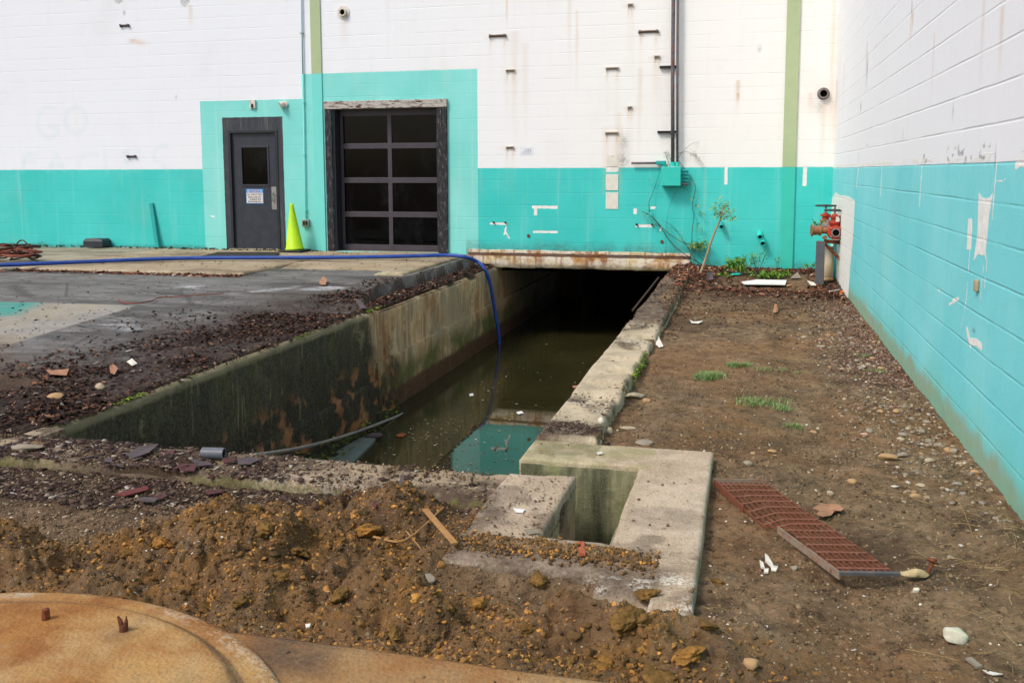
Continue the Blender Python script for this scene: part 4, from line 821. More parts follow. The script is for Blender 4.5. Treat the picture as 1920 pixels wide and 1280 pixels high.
# apron slabs along the building
def papr(x, y, z, m):
    m[:, 0] = .55*sst(.5, .68, fbm(x*1.2, y*3, 4, 11))+.8*sst(.03, .01, np.abs(z+.07))*0; m[:, 1] = .7*inpoly(x, y, [(-5.4, 11.4), (-4.7, 11.6), (-4.7, 12.4), (-5.3, 12.3)], .2)*sst(.45, .6, fbm(x*3, y*9, 4, 2)); m[:, 2] = .4*(x > -5.2)*(y < 12)*sst(.5, .6, fbm(x*5, y*5, 3, 5))
    m[:, 1] += .5*sst(.02, .0, np.abs(y-11.45))*sst(.4, .6, fbm(x*4, y*4, 3, 6))
o = plateau('apron', [(-6.72, -4.56, 11.9, WALLY-.0)], -.012, -.2, M_capron, .035, .02, .012, paint_=papr, seed=33, zf=lambda X, Y, Z: Z-.075*sst(13.0, 11.9, Y)*sst(-4.9, -5.1, X)); tag(o, kind='structure')
o = plateau('pavement', [(-10.4, -6.73, 11.45, WALLY-.0)], -.008, -.2, M_capron, .04, .02, .012, paint_=papr, seed=37); tag(o, kind='structure')
o = plateau('pavement', [(-17.6, -10.41, 11.2, WALLY-.0)], -.012, -.2, M_capron2, .05, .02, .012, paint_=papr, seed=39, zf=lambda X, Y, Z: Z-.02*sst(11.2, 12.4, -X)); tag(o, kind='structure')
# rust stained slab with the round cover
o = plateau('rusty_slab', [(-6., .9, .3, 2.55)], -.10, -.35, M_cslab, .03, .012, .006, paint_=lambda x, y, z, m: m.__setitem__((slice(None), 0), .8*inpoly(x, y, [(-1.45, 2.3), (-1.15, 2.35), (-1.2, 2.6), (-1.5, 2.6)], .08)), seed=43); tag(o, 'long rust-stained concrete slab across the foreground in front of the dirt mound', 'concrete slab')
CC = (-2.07, 1.50); RO = 1.12
N_, K_ = 220, 60; th = np.linspace(0, 2*np.pi, N_, endpoint=False); prof = [(0, -.035), (.3, -.035), (.6, -.035), (.80, -.036), (.855, -.038), (.875, -.046), (.90, -.056), (.95, -.058), (1.05, -.062), (1.09, -.066), (1.11, -.075), (1.12, -.09), (1.12, -.2)]
pr = []; 
for (r0, z0), (r1, z1) in zip(prof[:-1], prof[1:]):
    k = max(2, int((r1-r0)/.03)+1)
    for j in range(k): pr.append((r0+(r1-r0)*j/k, z0+(z1-z0)*j/k))
pr.append(prof[-1]); pr = np.array(pr); Rr, Th = np.meshgrid(pr[:, 0], th, indexing='ij')
rj = Rr*(1+.012*(fbm(np.cos(Th)*2+5, np.sin(Th)*2+5, 3, 3)-.5)*(Rr > .7)); wc = sst(.86, 1.05, Rr); Xc, Yc_ = CC[0]*wc+(1-wc)*(-2.02)+rj*np.cos(Th), CC[1]*wc+(1-wc)*1.62+rj*np.sin(Th); Zc = pr[:, 1][:, None]+.004*(fbm(Xc*4, Yc_*4, 4, 6)-.5)
idx = np.arange(Xc.size).reshape(Xc.shape); ff = np.stack([idx[:-1, :], idx[1:, :], np.roll(idx, -1, 1)[1:, :], np.roll(idx, -1, 1)[:-1, :]], -1).reshape(-1, 4)
cov = empty('round_cover', (CC[0], CC[1], -.1)); tag(cov, 'large round rust-orange concrete cover with two broken bolts in the lower left corner', 'concrete cover')
M_cover = concrete('ochre concrete', '#a8824c', '#ad9064', rust=.9, agg=.3)
put(npmesh('lid', np.stack([Xc, Yc_, Zc], -1).reshape(-1, 3), ff, M_cover, smooth=True, attrs={'mk': np.stack([(.55*sst(.855, .875, Rr+.02*(fbm(Xc*4, Yc_*4, 3, 5)-.5))*sst(1.03, .93, Rr+.08*(fbm(Xc*3, Yc_*3, 3, 6)-.5))+.5*np.exp(-(np.hypot(Xc+1.83, Yc_-2.33)/.05)**2)).ravel(), (.35*sst(1.02, 1.08, Rr)*sst(.4, .6, fbm(Xc*5, Yc_*5, 4, 3))).ravel(), .0*Rr.ravel(), Rr.ravel()*0], 1)}), cov)
for (x, y, h, spl) in [(86, 1160, .034, 0), (232, 1182, .040, 1)]:
    q = onz(x, y, -.036); bb = MB()
    if not spl: bb.lathe(q, (.05, 0, 1), [(-.01, .013), (h*.5, .012), (h, .011), (h+.002, .003)], 10)
    else:
        bb.lathe(q, (0, 0, 1), [(-.01, .014), (.012, .013), (.02, .011)], 10)
        bb.tube([q+np.array([.007, 0, .012]), q+np.array([.010, 0, .03]), q+np.array([.012, 0, .05])], [.008, .006, .001], 6); bb.tube([q+np.array([-.006, 0, .012]), q+np.array([-.013, .002, .03]), q+np.array([-.019, .0, .045])], [.008, .007, .003], 6)
    put(bb.build('anchor_bolt', M_rust), cov)
# ================================================================ loose stuff
import bmesh
def ico(sub):
    bm = bmesh.new(); bmesh.ops.create_icosphere(bm, subdivisions=sub, radius=1.)
    V = np.array([v.co[:] for v in bm.verts]); Fa = np.array([[v.index for v in f_.verts] for f_ in bm.faces]); bm.free(); return V, Fa
ICO = {k: ico(k) for k in (1, 2, 3, 4)}
def n3(V, k, s): return (fbm(V[:, 0]*k+V[:, 2]*k*.7+s*3.1, V[:, 1]*k-V[:, 2]*k*.6+s, 4, s)-.5)+(fbm(V[:, 2]*k+s, V[:, 0]*k*.8+V[:, 1]*k*.5, 3, s+9)-.5)
def rockV(sub, seed, amp=.5, k=1.1, facets=7, squash=(1, 1, 1)):
    V, Fa = ICO[sub]; V = V.copy(); rg = np.random.default_rng(seed)
    V *= (1+amp*n3(V, k, seed))[:, None]
    for _ in range(facets):
        d = rg.normal(size=3); d /= np.linalg.norm(d); h = V@d; c = rg.uniform(.5, .82); V -= np.outer(np.maximum(h-c, 0)*.97, d)
    return V*np.array(squash), Fa
def rots(n, tilt):
    yaw = RNG.uniform(0, 2*np.pi, n); ti = RNG.normal(0, 1, n)*tilt; ta = RNG.uniform(0, 2*np.pi, n)
    cz, sz = np.cos(yaw), np.sin(yaw); z0 = 0*cz; o = z0+1
    Rz = np.stack([np.stack([cz, -sz, z0], -1), np.stack([sz, cz, z0], -1), np.stack([z0, z0, o], -1)], 1)
    ax, ay = np.cos(ta), np.sin(ta); c, s = np.cos(ti), np.sin(ti); C = 1-c
    Rt = np.stack([np.stack([c+ax*ax*C, ax*ay*C, ay*s], -1), np.stack([ax*ay*C, c+ay*ay*C, -ax*s], -1), np.stack([-ay*s, ax*s, c], -1)], 1)
    return Rt@Rz
def scatter(name, protos, P_, size, mat, tilt=.3, smooth=False, rnd=None, label=None, kind='stuff', asp=None, parent=None):
    n = len(P_); Rm = rots(n, tilt); which = RNG.integers(0, len(protos), n); rnd = RNG.random(n) if rnd is None else rnd; VV = []; FF = []; RR = []; base = 0
    for k, (pv, pf) in enumerate(protos):
        m = np.where(which == k)[0]
        if not len(m): continue
        q = pv[None]*size[m][:, None, None]
        if asp is not None: q = q*asp[m][:, None, :]
        q = np.einsum('nij,nvj->nvi', Rm[m], q)+P_[m][:, None, :]
        VV.append(q.reshape(-1, 3)); FF.append((pf[None]+(base+np.arange(len(m))*len(pv))[:, None, None]).reshape(-1, pf.shape[1])); RR.append(np.repeat(rnd[m], len(pv))); base += len(m)*len(pv)
    o = npmesh(name, np.vstack(VV), np.vstack(FF), mat, parent, smooth, {'rnd': np.concatenate(RR)})
    if kind: tag(o, label, kind=kind)
    return o
def leafp(s):
    rg = np.random.default_rng(s); n = 7; a = np.linspace(0, 2*np.pi, n, endpoint=False); r = rg.uniform(.35, .62, n); cup = rg.uniform(-.2, .45)
    V = [[0, 0, .02]]+[[math.cos(t_)*q*1.25, math.sin(t_)*q*.8, cup*q*q*rg.uniform(.2, 1.6)] for t_, q in zip(a, r)]
    return np.array(V), np.array([[0, 1+k, 1+(k+1) % n] for k in range(n)])
LEAF = [leafp(s) for s in range(8)]
def chipp(s):
    rg = np.random.default_rng(s+50); n = 5; a = np.sort(rg.uniform(0, 2*np.pi, n)); r = rg.uniform(.35, .6, n); h = .05
    V = [[math.cos(t_)*q*1.3, math.sin(t_)*q*.8, z] for z in (-h, h) for t_, q in zip(a, r)]
    Fa = [[n, n+k, n+k+1] for k in range(1, n-1)]+[[k, (k+1) % n, n+(k+1) % n] for k in range(n)]+[[k, n+(k+1) % n, n+k] for k in range(n)]
    return np.array(V), np.array(Fa)
CHIP = [chipp(s) for s in range(7)]
TWIG = [(np.array([[-.5, -.03, 0], [0, -.04, .04+.05*s], [.5, -.02, 0], [-.5, .03, .0], [0, .04, .05+.05*s], [.5, .02, 0.]]), np.array([[0, 1, 4], [0, 4, 3], [1, 2, 5], [1, 5, 4]])) for s in range(3)]
PEB = [rockV(2, s, .25, .8, 2, (1, .8, .55)) for s in range(6)]; CLOD = [rockV(2, s+20, .95, 1.5, 3, (1, .85, .7)) for s in range(8)]; CLODB = [(lambda vf, s: (vf[0]*(1+.35*n3(vf[0], 5., s))[:, None], vf[1]))(rockV(3, s+40, 1.1, 1.6, 3, (1, .85, .62)), s) for s in range(8)]
def area(n, x0, x1, y0, y1, dens=None, dz=0., lodpow=0., foot=1.):
    """random ground points; dens(x, y) in 0..1 is the chance to keep one"""
    out = []; tot = 0
    while tot < n:
        x = RNG.uniform(x0, x1, n); y = RNG.uniform(y0, y1, n) if not lodpow else y0*(y1/y0)**RNG.random(n)
        m = RNG.random(n) < (dens(x, y) if dens else 1)
        for (a, b_, c, d) in VOID: m &= ~((x > a-.01)&(x < b_+.01)&(y > c-.01)&(y < d+.01))
        m &= (x < WALLX-.01)&(np.abs(x-0) < y*1.25)
        if foot < 1:
            for (a, b_, c, d, zt) in FOOT[1:6]: m &= ~((x > a-.02)&(x < b_+.02)&(y > c-.02)&(y < d+.02))|(RNG.random(n) < foot)
        x, y = x[m], y[m]; out.append(np.stack([x, y], 1)); tot += len(x)
        if len(out) > 60: break
    q = np.vstack(out)[:n]; z = ground_z(q[:, 0], q[:, 1])
    for (a, b_, c, d, zt) in FOOT:
        m = (q[:, 0] > a)&(q[:, 0] < b_)&(q[:, 1] > c)&(q[:, 1] < d); z = np.where(m, np.maximum(zt+.004, zt-.045+.065*cover(q[:, 0], q[:, 1])), z)
    m = (q[:, 0] < -4.6)&(q[:, 1] > 11.95); z = np.where(m, -.005, z); m = (q[:, 1] < 2.53); z = np.where(m, -.095, z)
    return np.column_stack([q, z+dz])
mnd = lambda x, y: inpoly(x, y, [(-2.95, 3.1), (-2.35, 3.6), (-1.8, 4.0), (-1.2, 3.95), (-1.2, 3.15), (-.2, 3.05), (.2, 2.9), (.2, 2.3), (-3.4, 2.3), (-3.3, 2.9)], .12)
def sz(n, lo, hi, p=2.2): return lo+(hi-lo)*RNG.random(n)**p
n = 20000; q = area(n, -3.4, .3, 2.56, 4.0, lambda x, y: mnd(x, y)*(.35+.85*sst(.35, .6, fbm(x*4, y*4, 3, 5)))); q[:, 2] -= .002; scatter('clay_crumbs', [(lambda vf, s_: (vf[0]*(1+.5*n3(vf[0], 4., s_))[:, None], vf[1]))(rockV(2, s_+20, 1.2, 1.7, 2, (1, .8, .55)), s_) for s_ in range(8)], q, sz(len(q), .003, .012, 2.6), M_clod, 1.2, label='crumbled ochre clay strewn over the mound')
n = 1500; q = area(n, -3.2, .3, 2.60, 3.95, lambda x, y: mnd(x, y)*sst(.4, .6, fbm(x*3, y*3, 3, 8))); q[:, 2] -= .010; scatter('clay_clods', CLODB, q, sz(len(q), .008, .024, 2.6), M_clod, 1.2, label='broken clods of ochre clay')
n = 15000; q = area(n, -4.2, 1.2, 2.58, 7.5, lambda x, y: (1-mnd(x, y))*(.25+.75*sst(.4, .6, fbm(x*5, y*5, 3, 55))), 0., 1., .02); scatter('soil_crumbs', CLOD, q, sz(len(q), .0025, .011, 3.2), bits('soil crumbs', [(0, '#443729'), (.5, '#6f5b43'), (1, '#978061')]), 1.2, label='small crumbs of brown soil')
q = area(1600, -1.14, -.2, 3.2, 3.62, lambda x, y: np.exp(-((y-3.44+.05*x)/.07)**2)*(x < -.3), .0); scatter('clay_crumbs', CLOD, q, sz(len(q), .002, .010, 2.6), M_clod, 1.2, label='ridge of clay crumbs on the front strip of the sump curb')
# litter
strip = lambda x, y: np.clip(sst(-5.1, -4.4, x+.9*(fbm(x*2, y*1.3, 3, 7)-.5))+.35*sst(-6.3, -4.7, x+1.2*(fbm(x*1.2, y*1.2, 3, 9)-.5))*sst(9.5, 7., y), 0, 1)*(.12+.9*sst(.4, .6, fbm(x*3, y*2, 3, 17)))*(x < -4.06)
q = area(17000, -6.6, -4.06, 4.45, 11.8, strip, .008, 1.); scatter('leaf_litter', LEAF+TWIG, q, sz(len(q), .010, .045, 1.8), M_litter, .45, label='dark rotting leaves along the edge of the channel wall')
q = area(2600, -4.45, -4.07, 10., 14.9, None, .006); scatter('leaf_litter', LEAF+TWIG, q, sz(len(q), .02, .06, 1.6), M_litter, .45, label='leaf litter on the sunken ledge beside the apron')
q = area(3200, -17, -6.7, 10.9, 11.9, lambda x, y: np.exp(-((y-np.where(x < -10.4, 11.08, 11.36))/.09)**2), .004); scatter('leaf_litter', LEAF, q, sz(len(q), .025, .07, 1.5), M_litter2, .4, label='orange-brown leaves drifted against the apron edge')
rb = lambda x, y: np.clip(np.exp(-(((x+.75)/.5)**2+((y-13.5)/.9)**2))+.9*np.exp(-((y-12.25+.12*x)/.28)**2)*(x > -.9)+.5*(y > 14.3)+.3*(x > .8)*(y > 12.5), 0, 1)*(.25+.75*fbm(x*4, y*4, 3, 3))
q = area(6500, -1.1, 1.2, 11.2, 14.95, rb, .008); scatter('leaf_litter', LEAF+TWIG, q, sz(len(q), .015, .06, 1.8), M_litter2, .5, label='heap of brown leaves at the foot of the back wall')
q = area(3000, -1.12, 1.2, 8.6, 13, lambda x, y: (sst(8.6, 11.5, y)+.8*(x < -.6)*(x > -.8))*.5, .004); scatter('leaf_litter', LEAF+CHIP, q, sz(len(q), .012, .04, 2), M_litter, .35, label='dark leaf mould in front of the leaf heap')
q = area(3800, -4.0, -1.15, 3.6, 4.41, lambda x, y: (sst(-1.9, -3.0, x)*.8+.06)*(.2+.8*sst(.4, .6, fbm(x*3, y*3, 3, 27))), .004); scatter('roofing_flakes', CHIP, q, sz(len(q), .008, .05, 2.4), M_chips, .16, label='maroon flakes strewn over the low front wall')
q = area(800, -1.12, -.2, 3.14, 5.35, lambda x, y: .02+.45*(x < -.85)*(y < 4.3)+.25*sst(.58, .7, fbm(x*5, y*5, 3, 88))+.9*np.exp(-((y-5.18)/.13)**2)*(x < -.75)+.6*(x < -.75)*(y < 4.6), .002); scatter('roofing_flakes', CHIP, q, sz(len(q), .004, .018, 2.6), bits('dirt crumbs', [(0, '#3f3226'), (.6, '#64523d'), (1, '#8d7858')]), .2, label='dirt crumbs lying on the concrete of the sump')
q = area(700, -1.13, -.74, 4.98, 5.35, lambda x, y: np.exp(-((y-5.17)/.10)**2), .004); scatter('roofing_flakes', CHIP+TWIG, q, sz(len(q), .004, .028, 2), M_chips, .3, label='heap of dark red mulch across the near end of the coping')
q = area(900, -1.12, -.8, 5., 12., lambda x, y: sst(.45, .6, fbm(x*3, y*2.5, 4, 41))+.02, .002); scatter('roofing_flakes', CHIP, q, sz(len(q), .006, .03, 2), M_chips, .2, label='dark flakes on the coping')
q = area(4500, -4.3, -2., 2.9, 4.0, lambda x, y: (1-mnd(x, y)), .001); scatter('grit', PEB+CHIP, q, sz(len(q), .003, .012, 2.2), M_grit, .4, label='coarse grit and slate crumbs behind the clay mound')
# grit and pebbles
q = area(9000, -4.6, 1.2, 2.6, 11.5, lambda x, y: np.where(x > -1, .25+.8*sst(.5, 1.15, x)*sst(4.2, 5.4, y), .35*(y < 4.6)), .001, 1., .05); scatter('grit', PEB, q, sz(len(q), .002, .009, 2.5)*(.6+.09*q[:, 1]), M_grit, .3, label='fine grit and chips of stone in the soil')
q = area(1300, .45, 1.22, 3.8, 11.5, lambda x, y: sst(.4, 1.1, x+.25*(fbm(x*2, y*2, 3, 4)-.5))*(.12+.88*sst(4.3, 5.6, y)), .001, 1.); scatter('gravel', PEB, q, sz(len(q), .006, .02, 1.6), M_peb, .3, True, label='rounded gravel washed along the foot of the side wall')
q = area(5500, .3, 1.22, 6.3, 12.3, lambda x, y: sst(.55, 1.15, x+.0*y+.3*(fbm(x*2, y*2, 3, 4)-.5)-.03*(y-9))*sst(6.2, 8.2, y+.8*(fbm(x*3, y*3, 3, 14)-.5)), .003, 1.); scatter('bark_chips', CHIP, q, sz(len(q), .012, .035, 1.6), bits('reddish chips', [(0, '#4a362c'), (.5, '#73564a'), (.85, '#9a7262'), (1, '#c0aa98')]), .4, label='reddish bark chips along the far part of the side wall')
q = area(900, -4.8, 1.2, 2.7, 13, None, .004, 1.); m = ~((q[:, 1] < 4.42)&(q[:, 0] > -1.2)&(q[:, 0] < -.1)); q = q[m]; scatter('white_scraps', CHIP, q, sz(len(q), .004, .016, 3)*(.7+.08*q[:, 1]), bits('scraps', [(0, '#8d8678'), (.6, '#c7c2b6'), (1, '#e6e6e2')]), .4, label='tiny pale scraps of paint and plastic')
q = area(1500, -10, -4.6, 5.5, 11.6, lambda x, y: .15+.8*sst(.5, .65, fbm(x*1.5, y*3, 3, 9)), .003, 1.); scatter('leaf_litter', LEAF+CHIP, q, sz(len(q), .008, .035, 2.4), M_litter, .3, label='scattered leaf crumbs on the asphalt')
q = area(500, -10, -4.6, 11.9, 14.9, None, .003); scatter('leaf_litter', LEAF+CHIP, q, sz(len(q), .01, .04, 2.4), M_litter, .3, label='scattered leaf crumbs on the apron')
q = area(350, -16, -7.2, 14.75, 14.97, None, .003); q[:, 2] = .0; scatter('moss', LEAF, q, sz(len(q), .03, .07, 1.5), bits('dark moss', [(0, '#1d2211'), (.6, '#2f3819'), (1, '#4b3b22')]), .6, label='strip of dark moss and dirt along the foot of the back wall')
def straws(n, x0, x1, y0, y1, dens, label, L=(.04, .16)):
    q = area(n, x0, x1, y0, y1, dens, .004); bb = MB()
    for p in q:
        a = random.uniform(0, 6.28); l = random.uniform(*L); c = random.uniform(-1, 1)*l*.3; h = random.uniform(.002, .02)
        d = np.array([math.cos(a), math.sin(a), 0]); s_ = np.array([-math.sin(a), math.cos(a), 0]); P3 = [p+d*l*k+s_*c*(k*k*4-1)+np.array([0, 0, h*(1-4*k*k)]) for k in (-.5, -.25, 0, .25, .5)]
        bb.tube(P3, random.uniform(.0005, .0012), 3, False)
    o = bb.build('straw', M_straw); a = o.data.attributes.new('rnd', 'FLOAT', 'POINT'); a.data.foreach_set('value', np.repeat(RNG.random(len(bb.v)//15), 15)); tag(o, label, kind='stuff')
straws(230, .55, 1.2, 2.9, 4.9, lambda x, y: np.exp(-((x-.98)/.2)**2-((y-3.8)/.7)**2)+.1, 'dry straw strands scattered on the dirt bank by the side wall')
straws(260, -.75, 1.1, 4., 8.5, lambda x, y: .3+.6*np.exp(-((x+.1)/.3)**2-((y-6.2)/1.2)**2), 'fine dry grass stems over the dirt yard', (.03, .11))
straws(90, -2.6, .2, 2.7, 3.9, None, 'short dry stems on the clay mound', (.03, .09))
# specks on the water
nw = 16000; x = RNG.uniform(CX0+.5, CX1, nw); y = 4.6*(3.2**RNG.random(nw)); m = RNG.random(nw) < (.12+.9*np.exp(-((y-7.2+.8*x+1.9)/1.6)**2))*(.06+.94*sst(.48, .62, fbm(x*2.2, y*1.5, 5, 77))); q = np.column_stack([x[m], y[m], np.full(m.sum(), WATER+.003)])
scatter('floating_specks', LEAF, q, sz(len(q), .005, .034, 2.8), M_float, .03, label='specks of leaf and bark floating on the dark water')
q = np.column_stack([RNG.uniform(-4.04, -3.7, 500), 4.6*(2.2**RNG.random(500)), np.zeros(500)]); q[:, 2] = -1.0-.30*sst(4.6, 9.5, q[:, 1])-.4*(q[:, 0]+4.03)/.62+.01; scatter('moss', LEAF, q, sz(500, .02, .06), M_moss, .6, label='moss and debris on the silt bank inside the channel')
for x0, x1, y0, y1, nn in [(-4.10, -4.06, 5.2, 10, 240), (-.80, -.77, 6.7, 7.6, 150)]:
    q = area(nn, x0, x1, y0, y1, lambda x, y: sst(.5, .62, fbm(x*0+3, y*2.6, 3, 31)) if x0 < -4 else .7, .005); q[:, 2] = np.maximum(q[:, 2], -.19) if x0 < -4 else -.15+RNG.uniform(-.04, .03, len(q))
    scatter('moss', LEAF, q, sz(len(q), .015, .04), M_moss, .6, label='bright moss on the rim of the channel wall' if x0 < -4 else 'green moss on the outer edge of the coping')
def tuft(x, y, r, n, h, label, mat=M_grass):
    c = gp(x, y); bb = MB(); k = 0; rr = []; n = int(n*1.3); cl = [(random.uniform(-1, 1), random.uniform(-1, 1)) for _ in range(7)]
    for i in range(n):
        a = random.uniform(0, 6.28); d = r*random.random()**.8*.55; cc_ = cl[i % 7]; p = c+np.array([math.cos(a)*d*1.3+cc_[0]*r*1.1, math.sin(a)*d+cc_[1]*r*.7, -.004]); l = random.uniform(.5, 1)*h; b_ = random.uniform(.2, 1.)*l; a2 = random.uniform(0, 6.28); w = random.uniform(.001, .002)
        sd_ = np.array([-math.sin(a2), math.cos(a2), 0])*w; d2 = np.array([math.cos(a2), math.sin(a2), 0])
        P3 = [p, p+d2*b_*.3+np.array([0, 0, l*.5]), p+d2*b_+np.array([0, 0, l*.8])]
        V = [P3[0]-sd_, P3[0]+sd_, P3[1]+sd_, P3[1]-sd_, P3[2]]; bb.add(V, [(0, 1, 2, 3), (3, 2, 4)]); rr += [random.random()]*5
    o = bb.build('grass_tuft', mat); a = o.data.attributes.new('rnd', 'FLOAT', 'POINT'); a.data.foreach_set('value', np.array(rr, np.float32)); return tag(o, label, 'grass tuft', 'green tufts in the dirt yard')
tuft(1325, 706, .11, 800, .07, 'largest feathery green tuft, nearest the coping in the middle of the dirt yard')
tuft(1382, 690, .07, 300, .06, 'small grass tuft just behind and right of the largest tuft')
tuft(1445, 694, .09, 130, .03, 'thin pale tuft in the row behind the largest tuft, middle of the yard')
tuft(1505, 697, .08, 90, .03, 'thin tuft at the right end of the row of tufts across the yard')
tuft(1425, 757, .15, 380, .04, 'wide low patch of green weed in the centre of the dirt yard')
tuft(1460, 768, .08, 170, .035, 'green weed patch touching the right side of the wide low patch')
tuft(1485, 803, .05, 160, .035, 'small green weed nearest the camera in the dirt yard')
tuft(1615, 668, .05, 90, .04, 'thin grass tuft in the chips close to the side wall')
tuft(1640, 695, .06, 90, .035, 'sparse grass tuft beside the gravel at the side wall')
tuft(1455, 760, .04, 60, .03, 'faint weed sprigs beyond the wide low patch')
# ================================================================ single stones and scraps
def rough_clay(name, a, b_, c):
    t = NT(name); n1 = t.noise(sc=22, det=8, ro=.75); n2 = t.noise(sc=120, det=5, ro=.8)
    col = t.ramp(n1, [(.35, a), (.52, b_), (.68, c)]); col = t.mix(t.rng(n2, .45, .7, 0., .5), col, '#3f301e')
    return t.out(col, .95, t.bump(t.ma('MULTIPLY_ADD', n2, .006, t.ma('MULTIPLY', n1, .012)), 1., 1.), spec=.15)
def rock(name, x, y, size, mat, label, cat, seed=1, group=None, sub=3, rot=0., k=1.1, amp=.5, fac=7, dz=.25, par=None):
    V, Fa = rockV(sub, seed, amp, k, fac); V = V*np.array(size)*.5; c, s_ = math.cos(rot), math.sin(rot); V = V@np.array([[c, s_, 0], [-s_, c, 0], [0, 0, 1]])
    q = gp(x, y) if np.ndim(x) == 0 and y is not None else np.array(x); V[:, 2] += size[2]*dz
    o = npmesh(name, V, Fa, mat, smooth=False); o.location = q; return tag(o, label, cat, group)
rock('stone', 1792, 1205, (.088, .07, .07), M_stonew, 'white angular stone near the lower right corner', 'stone', 3, fac=16, amp=.9, dz=.35)
rock('stone', 1665, 862, (.13, .08, .04), M_stonet, 'flat tan stone in the right gravel, the longest there', 'stone', 5, k=.8, amp=.3)
rock('stone', 1692, 857, (.06, .05, .035), M_stoneg, 'grey pebble touching the right end of the flat tan stone', 'stone', 6, amp=.2)
rock('stone', 1402, 877, (.055, .045, .03), M_stoneg, 'smooth grey-green pebble above the top edge of the rusty grate', 'stone', 7, amp=.2)
rock('stone', 1447, 853, (.06, .035, .025), M_stonet, 'yellowish pebble above the grate, right of the smooth grey pebble', 'stone', 8)
rock('stone', 1412, 853, (.035, .03, .02), M_stonet, 'small tan pebble left of the yellowish pebble', 'stone', 9)
rock('stone', 1620, 816, (.05, .04, .035), paint('pink stone', '#b5917c', .8), 'pinkish pebble standing alone in the middle right of the dirt', 'stone', 10, amp=.2)
rock('stone', 1828, 890, (.04, .03, .018), M_stonew, 'white pebble close to the foot of the side wall', 'stone', 11, amp=.2)
rock('stone', 1678, 912, (.05, .025, .015), M_stonew, 'white flat shell-like chip in the dirt right of the grate', 'stone', 12)
rock('stone', 1190, 744, (.15, .17, .05), M_rubble, 'tan broken slab of rubble leaning at the coping edge', 'rubble', 13, fac=10, rot=.5)
rock('stone', 1213, 752, (.07, .06, .05), M_stonet, 'small ochre stone just right of the broken slab of rubble', 'stone', 14)
rock('stone', 1166, 728, (.08, .10, .05), M_rubble, 'fragment of broken coping behind the broken slab of rubble', 'rubble', 15)
rock('stone', 1141, 812, (.06, .07, .06), M_rubble, 'crumbled concrete lump at the near end of the coping', 'rubble', 16, amp=.8)
rock('stone', 1128, 822, (.05, .05, .05), M_stonew, 'pale crumb touching the crumbled lump at the coping end', 'rubble', 17, amp=.8)
rock('stone', 1211, 836, (.12, .08, .03), M_stoneg, 'pale flat stone in the dirt behind the sump block', 'stone', 18)
rock('stone', 1178, 803, (.10, .05, .025), M_rubble, 'brownish flat stone in the dirt right of the coping end', 'stone', 19)
rock('stone', 52, 862, (.20, .10, .05), M_stoneg, 'grey lump of rubble at the left edge of the front wall', 'rubble', 20, amp=.7)
rock('stone', 105, 748, (.13, .10, .06), M_stonet, 'tan stone among the debris left of the channel corner', 'stone', 21)
rock('stone', 187, 729, (.08, .06, .06), M_rubble, 'upright pale chip of rubble in the debris left of the channel', 'rubble', 22)
rock('stone', 1525, 812, (.05, .04, .025), M_stonet, 'lone brown stone between the weeds and the gravel', 'stone', 23)
rock('stone', 800, 1082, (.07, .06, .05), M_stoneg, 'rounded grey-brown lump in the middle of the clay mound', 'stone', 24)
rock('stone', 1410, 1253, (.06, .05, .04), M_stonet, 'tan stone at the bottom edge right of the clay mound', 'stone', 25)
rock('stone', 1491, 1067, (.03, .03, .02), M_stoneg, 'tiny grey stone below the rusty grate', 'stone', 26)
rock('stone', 1718, 1115, (.035, .025, .03), M_stonew, 'small pale stone between the foam piece and the white stone', 'stone', 27)
pb = [(RNG.uniform(.35, 1.18), RNG.uniform(4.6, 9.5)) for _ in range(80)]
for i, (x, y) in enumerate(pb):
    if RNG.random() > sst(.2, 1.0, np.array(x))*.9+.1: continue
    s_ = RNG.uniform(.025, .055); o = rock('pebble', [x, y, float(ground_z(x, y))], None, (s_*1.2, s_, s_*.6), [M_stonet, M_stoneg, M_rubble][i % 3], 'small rounded pebble in the gravel along the side wall', 'pebble', 60+i, 'pebbles along the side wall', 2, RNG.uniform(0, 3), .8, .25, 3) if False else None
    V, Fa = rockV(3, 60+i, .25, .8, 2); V = V*np.array((s_*1.2, s_, s_*.6))*.5
    o = npmesh('pebble', V, Fa, [M_stonet, M_stoneg, M_rubble][i % 3], smooth=True); o.location = (x, y, float(ground_z(x, y))+s_*.04); o.rotation_euler.z = RNG.uniform(0, 3)
    tag(o, 'small rounded pebble in the gravel along the side wall', 'pebble', 'pebbles along the side wall')
M_clod1 = rough_clay('clay lump', '#574528', '#7e6034', '#9b7540')
M_clod2 = rough_clay('bright clay lump', '#74582e', '#a0743a', '#bb8742')
BIG = [(690, 968, .15, 1), (500, 985, .13, 0), (300, 1020, .12, 1), (238, 1030, .09, 0), (470, 957, .12, 0), (636, 990, .05, 1), (560, 1035, .12, 0), (1010, 1085, .10, 0), (835, 1140, .09, 0), (1110, 1130, .12, 0), (1180, 1160, .14, 0), (1235, 1218, .16, 0), (1130, 1185, .11, 1), (1210, 1115, .09, 0), (985, 1180, .10, 0), (900, 1150, .09, 1), (740, 1150, .08, 0), (640, 1120, .10, 0), (520, 1100, .10, 0), (1075, 1235, .08, 0), (1330, 1180, .09, 0), (1290, 1230, .11, 1), (380, 1070, .10, 0), (330, 1095, .08, 0), (1345, 1090, .07, 0), (1000, 1240, .08, 0), (450, 1130, .08, 0), (585, 1170, .08, 0)]
